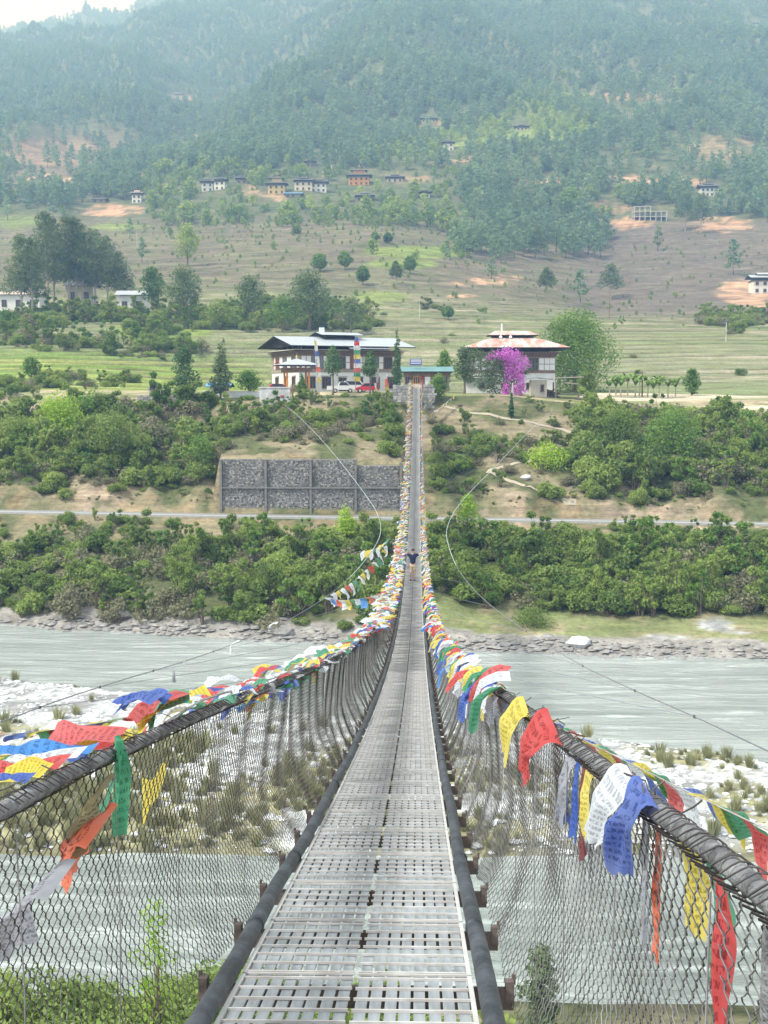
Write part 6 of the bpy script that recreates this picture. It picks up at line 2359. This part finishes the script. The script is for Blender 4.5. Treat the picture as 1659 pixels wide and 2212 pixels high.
# banana clump: each plant a stem with arching leaves
L_ban = leaf_mat('banana_leaf', (.10, .19, .035), (.22, .32, .08), .35, .5)
for i, (px, D) in enumerate(((1316, 204), (1330, 208), (1341, 203), (1356, 207), (1372, 204), (1381, 209), (1399, 205), (1411, 202), (1424, 208), (1443, 204), (1459, 207))):
    g = at(px, D)
    t = thing('banana_plant', 'banana plant, %s from the left in the clump beside the pale terraces' % ('first', 'second', 'third', 'fourth', 'fifth', 'sixth', 'seventh', 'eighth', 'ninth', 'tenth', 'last')[i], 'banana plant', (g.x, g.y, g.z - .1), i * 1.1, group='banana plants right of the farmhouse')
    r_ = random.Random(90 + i)
    H = r_.uniform(1.6, 2.6)
    MB().tube([(0, 0, 0), (.05, 0, H * .6), (.02, .03, H)], [.13, .10, .06], 6).build('stem', M_bark_pale, t)
    for k in range(11):
        a = k * 2.4 + r_.random()
        Lf = r_.uniform(1.5, 2.3)
        up = r_.uniform(1.0, 2.2)
        V_, Q_ = [], []
        for s in range(7):
            u = s / 6
            rr_ = Lf * u * .9
            zz = H + up * Lf * (u - .75 * u * u) * 1.2 - .25 * u * u
            wd = .36 * math.sin(PI * min(1, .12 + .86 * u)) + .01
            ca, sa = math.cos(a), math.sin(a)
            for e, dzz in ((-1, -.06), (0, 0), (1, -.06)):
                V_.append((ca * rr_ - sa * e * wd, sa * rr_ + ca * e * wd, zz + dzz))
        for s in range(6):
            for e in range(2):
                b = s * 3 + e
                Q_.append((b, b + 1, b + 4, b + 3))
        mobj('leaf', mesh_np('leaf', V_, Q_, [L_ban], smooth_sh=True), t)

# ================================================================== vehicles
def car(label, px, D, col, rz, style='hatch', name='parked_car'):
    g = at(px, D)
    m = mat('paint_' + name + str(int(px)), col, .3, .05, 1, spec=.5)
    t = thing(name, label, 'car' if style != 'pickup' else 'pickup', (g.x, g.y, g.z), rz)
    if style == 'hatch':
        prof = [(-1.8, .35), (1.8, .35), (1.85, .75), (1.1, .95), (-1.75, 1.0), (-1.85, .7)]
        cab = [(1.05, .95), (.45, 1.45), (-1.1, 1.48), (-1.7, 1.0)]
    elif style == 'suv':
        prof = [(-2.1, .4), (2.1, .4), (2.15, .95), (1.3, 1.1), (-2.1, 1.12)]
        cab = [(1.2, 1.1), (.65, 1.75), (-1.9, 1.78), (-2.08, 1.12)]
    else:
        prof = [(-2.4, .45), (2.3, .45), (2.35, .95), (1.35, 1.08), (-.5, 1.1), (-2.4, 1.05)]
        cab = [(1.2, 1.08), (.6, 1.68), (-.45, 1.7), (-.7, 1.1)]
    MB().prism(prof[::-1], -.8, .8).build('body', m, t)
    MB().prism(cab, -.68, .68).build('cabin', m, t)
    gl = [(x_ * .86 + (cab[1][0] + cab[2][0]) / 2 * .14, z_ * .9 + .12) for x_, z_ in cab]
    mb = MB()
    mid = sum(c[0] for c in gl) / 4
    g1 = [(x_, max(z_, cab[0][1] + .04)) for x_, z_ in gl]
    mb.prism(g1, -.70, -.66).prism(g1, .66, .70)
    mb.build('side_window', M_glass, t)
    a, b = Vector((cab[0][0], 0, cab[0][1])), Vector((cab[1][0], 0, cab[1][1]))
    nrm = Vector((b.z - a.z, 0, -(b.x - a.x))).normalized() * .02
    p, q = a.lerp(b, .12) + nrm, a.lerp(b, .88) + nrm
    w = MB()
    w.add([(p.x, -.6, p.z), (p.x, .6, p.z), (q.x, .55, q.z), (q.x, -.55, q.z)], [(0, 1, 2, 3)])
    w.build('windscreen', M_glass, t)
    tyre = mat('tyre' + str(int(px)), (.02, .02, .02), .9, .1, 3)
    for sx in (1.15, -1.15):
        for sy in (-1, 1):
            wl_ = mobj('wheel', MB().tube([(sx, sy * .62, .33), (sx, sy * .83, .33)], .33, 14).mesh('tyre', tyre), t)
            MB().tube([(sx, sy * .8, .33), (sx, sy * .845, .33)], .19, 10).build('rim', M_edge, wl_)
    for sy in (-.55, .55):
        MB().box((prof[2][0] - .02, sy, .72), (.1, .3, .14)).build('headlight', M_panel, t)
    MB().box((prof[1][0] + .04, 0, .5), (.08, 1.5, .16)).build('bumper', M_rod, t)
    return t


car('red hatchback parked at the left behind the white anchor block', 603, 194, (.52, .02, .05), .25)
car('white pickup parked before the lodge centre', 740, 194, (.66, .67, .68), .12, 'pickup', 'parked_pickup')
car('white estate car parked behind the pickup', 770, 197.5, (.62, .63, .65), .08, 'suv')
car('red hatchback parked right of the white cars', 793, 193, (.55, .02, .04), PI + .1)

# ================================================================== poles, banners, masts
def banner(label, px, D, hpx, cols, wide=.7, lean=0.0, top=True, name='prayer_banner'):
    g = at(px, D)
    H = hpx * D / F
    t = thing(name, label, 'prayer flag pole', (g.x, g.y, g.z - .2))
    MB().tube([(0, 0, 0), (lean * H * .5, 0, H * .5), (lean * H, 0, H)], [.06, .05, .03], 6).build('pole', M_timber_l, t)
    n = len(cols)
    for i, c in enumerate(cols):
        z1 = H * (.97 - .72 * i / n)
        z0 = H * (.97 - .72 * (i + 1) / n)
        wd = wide * (.55 + .45 * min(1, i / 2))
        me = cloth_mesh('banner_cloth', lambda u, v, z0=z0, z1=z1, wd=wd, i=i: (.04 + u * wd - wd * .3 + lean * (z1 + (z0 - z1) * v), .06 * math.sin(3 * u + 4 * v + i), z1 + (z0 - z1) * v), 3, 3, M_cloth[c])
        mobj('banner_cloth', me, t)
    return t


banner('tall striped five colour prayer banner before the lodge', 768, 187, 132, ['blue', 'red', 'white', 'green', 'yellow', 'blue', 'white', 'red', 'green', 'yellow'], 1.0)
banner('leaning pole with faded prayer banner left of the clipped cypress', 690, 187, 124, ['yellow', 'white', 'blue', 'white', 'white', 'orange', 'white', 'yellow'], .6, -.08)
banner('thin pole with grey and maroon banner right of the round cypress', 812, 187, 62, ['grey', 'grey', 'maroon'], .5, .05)
banner('short yellow and blue prayer banner by the landing trees', 834, 186, 48, ['white', 'orange', 'orange', 'yellow'], .6, -.04)
banner('two yellow flags on a thin mast behind the lodge roof', 787, 252, 64, ['yellow', 'olive', 'yellow'], .5)
banner('short leaning flag pole with white cloth before the landing', 815, 184, 34, ['white', 'yellow'], .4, -.2)
for i, (px, py, hp) in enumerate(((724, 345, 22), (732, 348, 20), (708, 382, 22), (714, 384, 26), (696, 388, 24), (830, 272, 12), (1337, 262, 16), (1342, 261, 20), (1347, 262, 18), (1352, 261, 20), (1357, 262, 16), (1361, 263, 12))):
    g = hit(px, py)
    t = thing('prayer_mast', ('left of the two masts above the small dark house', 'right of the two masts above the small dark house', 'middle white mast left of the tall temple', 'tallest white mast left of the tall temple', 'lowest white mast left of the tall temple', 'lone white mast high on the upper left slope')[i] if px < 1000 else 'white prayer mast, %s from the left in the right hillside cluster' % ('first', 'second', 'third', 'fourth', 'fifth', 'last')[i - 6], 'prayer flag pole', g, group='hillside prayer masts at right' if px > 1000 else 'hillside prayer masts above the village')
    H = hp * g.y / F
    MB().tube([(0, 0, -1), (.1, 0, H)], .12, 5).build('mast', M_timber_l, t)
    mobj('mast_flag', cloth_mesh('mast_flag', lambda u, v, H=H: (.1 + u * H * .11, .25 * math.sin(4 * v), H * (.98 - .8 * v)), 2, 5, M_cloth['white']), t)
for px, py, hp, lab in ((906, 690, 40, 'white concrete utility pole in the field above the lodge'), (1568, 742, 42, 'thin utility pole in the right hand field'), (258, 688, 46, 'grey utility pole by the pale blue roofed house'), (296, 540, 40, 'thin pole on the meadow left of the hillside tree'), (1316, 690, 60, 'dark utility pole at the foot of the brown slope'), (1107, 872, 44, 'thin pole before the farmhouse terrace'), (1387, 858, 55, 'slim wooden pole beside the bananas')):
    g = hit(px, py)
    H = hp * g.y / F
    t = thing('utility_pole', lab, 'pole', g)
    MB().tube([(0, 0, -.5), (0, 0, H)], [.14, .09], 7).build('shaft', M_conc if 'wood' not in lab and 'dark' not in lab else M_timber, t)
    MB().box((0, 0, H * .93), (1.2, .1, .1)).build('cross_arm', M_timber, t)

# --- satellite tank box on the lodge roof
bx_ = P(684, 712, 226)
tb = thing('roof_tank', 'white box shaped tank standing behind the lodge roof', 'tank', (bx_.x, bx_.y + 12, P(684, 722, 238).z - 3))
MB().box((0, 0, 1.5), (.5, .5, 3)).build('stand', M_rod, tb)
MB().box((0, 0, 3.6), (1.0, .8, 1.3), 0, .2, .95).build('tank', M_panel, tb)

# --- terrace parapet before the parked cars
tpw = thing('parapet', 'low white parapet along the lodge terrace edge at left', 'wall', (P(505, 845, 186).x, 186.2, gz(P(505, 845, 186).x, 186) - .2))
MB().box((0, 0, .55), (9.6, .3, 1.1)).box((0, 0, 1.15), (9.8, .42, .12)).build('wall', M_white, tpw)

# ================================================================== the walker
def person():
    Y = 69.0
    x = -.02
    t = thing('person', 'person in navy polo and khaki shorts walking with arms raised', 'person', (x, Y, dz(Y) + .012), PI)
    skin = mat('skin', (.58, .36, .27), .6, .08, 6)
    navy = mat('navy_cotton', (.018, .025, .06), .85, .2, 8)
    khaki = mat('khaki_cotton', (.46, .36, .22), .85, .12, 8)
    dark = mat('dark_shoe', (.05, .035, .035), .7, .2, 8)
    capm = mat('dark_cap', (.06, .04, .055), .8, .2, 8)

    def skinned(name, verts, edges, radii, m, root=0, sub=2, par=t):
        me = bpy.data.meshes.new(name)
        me.from_pydata([Vector(v) for v in verts], edges, [])
        me.materials.append(m)
        o = mobj(name, me, par)
        md = o.modifiers.new('skin', 'SKIN')
        md.use_smooth_shade = True
        for i, r in enumerate(radii):
            me.skin_vertices[0].data[i].radius = r if isinstance(r, tuple) else (r, r)
        me.skin_vertices[0].data[root].use_root = True
        s = o.modifiers.new('sub', 'SUBSURF')
        s.levels = s.render_levels = sub
        return o
    # facing local +y is forward; the thing is turned to face the camera
    V = [(0, 0, .93), (0, .0, 1.08), (0, .01, 1.26), (0, .01, 1.42), (0, .02, 1.52), (0, .035, 1.60), (0, .04, 1.68), (0, .03, 1.75),
         (.18, .0, 1.43), (.40, .02, 1.56), (.60, .05, 1.70), (.70, .06, 1.76), (-.18, .0, 1.43), (-.42, .02, 1.51), (-.64, .05, 1.60), (-.75, .06, 1.64),
         (.10, .0, .88), (.11, .10, .50), (.11, -.06, .12), (.11, .0, .05), (.11, .10, .035), (-.10, .0, .88), (-.10, .0, .48), (-.10, -.02, .10), (-.10, .01, .05), (-.10, .13, .035)]
    E = [(0, 1), (1, 2), (2, 3), (3, 4), (4, 5), (5, 6), (6, 7), (3, 8), (8, 9), (9, 10), (10, 11), (3, 12), (12, 13), (13, 14), (14, 15), (0, 16), (16, 17), (17, 18), (18, 19), (19, 20), (0, 21), (21, 22), (22, 23), (23, 24), (24, 25)]
    Rr = [(.15, .11), (.13, .10), (.155, .11), (.13, .09), .055, .07, .095, .075, .065, .045, .037, .03, .065, .045, .037, .03, .085, .058, .04, .04, .035, .085, .058, .04, .04, .035]
    body = skinned('body', V, E, Rr, skin)
    # hands: palm and five fingers
    for sgn, w, d in ((1, Vector((.70, .06, 1.76)), Vector((.85, .1, .5))), (-1, Vector((-.75, .06, 1.64)), Vector((-.93, .1, .33)))):
        d = d.normalized()
        side_ = Vector((0, 1, 0)).cross(d).normalized()
        vs, es, rs = [w, w + d * .09], [(0, 1)], [(.022, .04), (.018, .042)]
        for k, (off, ln) in enumerate(((-.032, .06), (-.011, .075), (.011, .08), (.032, .07))):
            b = len(vs)
            vs += [w + d * .095 + side_ * off, w + d * (.095 + ln * .6) + side_ * off * 1.3, w + d * (.095 + ln) + side_ * off * 1.4 + Vector((0, .015, 0))]
            es += [(1, b), (b, b + 1), (b + 1, b + 2)]
            rs += [.010, .009, .008]
        b = len(vs)
        vs += [w + d * .045 + side_ * .05, w + d * .08 + side_ * .078]
        es += [(0, b), (b, b + 1)]
        rs += [.011, .009]
        skinned('hand', vs, es, rs, skin, 0, 1, body)
    skinned('shirt', [(0, 0, .90), (0, 0, 1.08), (0, .01, 1.27), (0, .01, 1.42), (0, .015, 1.49), (.185, 0, 1.435), (.34, .015, 1.53), (-.185, 0, 1.435), (-.35, .015, 1.49)], [(0, 1), (1, 2), (2, 3), (3, 4), (3, 5), (5, 6), (3, 7), (7, 8)],
            [(.175, .135), (.165, .125), (.18, .13), (.155, .11), .065, .09, .078, .09, .078], navy)
    skinned('shorts', [(0, 0, .95), (0, 0, .86), (.10, .01, .80), (.11, .07, .56), (-.10, 0, .80), (-.105, .01, .54)], [(0, 1), (1, 2), (2, 3), (1, 4), (4, 5)], [(.165, .13), (.16, .125), .105, .095, .105, .095], khaki)
    for s, y_ in ((.11, .05), (-.10, .07)):
        skinned('shoe', [(s, y_ - .11, .045), (s, y_ + .02, .045), (s, y_ + .12, .035)], [(0, 1), (1, 2)], [.048, .05, .04], dark, 0, 1)
    MB().lathe([(.105, 1.70), (.108, 1.745), (.09, 1.79), (.04, 1.815), (0, 1.82)], 14, (0, .035, 0)).build('cap', capm, t, smooth_sh=True)
    mb = MB()
    mb.add([(-.085, .11, 1.725), (.085, .11, 1.725), (.065, .215, 1.70), (-.065, .215, 1.70), (-.085, .11, 1.715), (.085, .11, 1.715), (.065, .215, 1.69), (-.065, .215, 1.69)], [(0, 1, 2, 3), (7, 6, 5, 4), (0, 4, 5, 1), (1, 5, 6, 2), (2, 6, 7, 3), (3, 7, 4, 0)])
    mb.build('cap_peak', capm, t)
    for s in (-1, 1):
        MB().lathe([(0, -.012), (.012, 0), (0, .012)], 8, (s * .035, .125, 1.685)).build('eye', dark, body)
        MB().lathe([(0, -.03), (.018, 0), (0, .03)], 8, (s * .098, .035, 1.665)).build('ear', skin, body)
    MB().lathe([(.016, -.02), (.014, .0), (.006, .03)], 8, (0, .135, 1.655)).build('nose', skin, body)
    MB().box((0, .128, 1.612), (.05, .012, .01)).build('mouth', mat('lip', (.35, .12, .1), .6, .1, 5), body)


person()
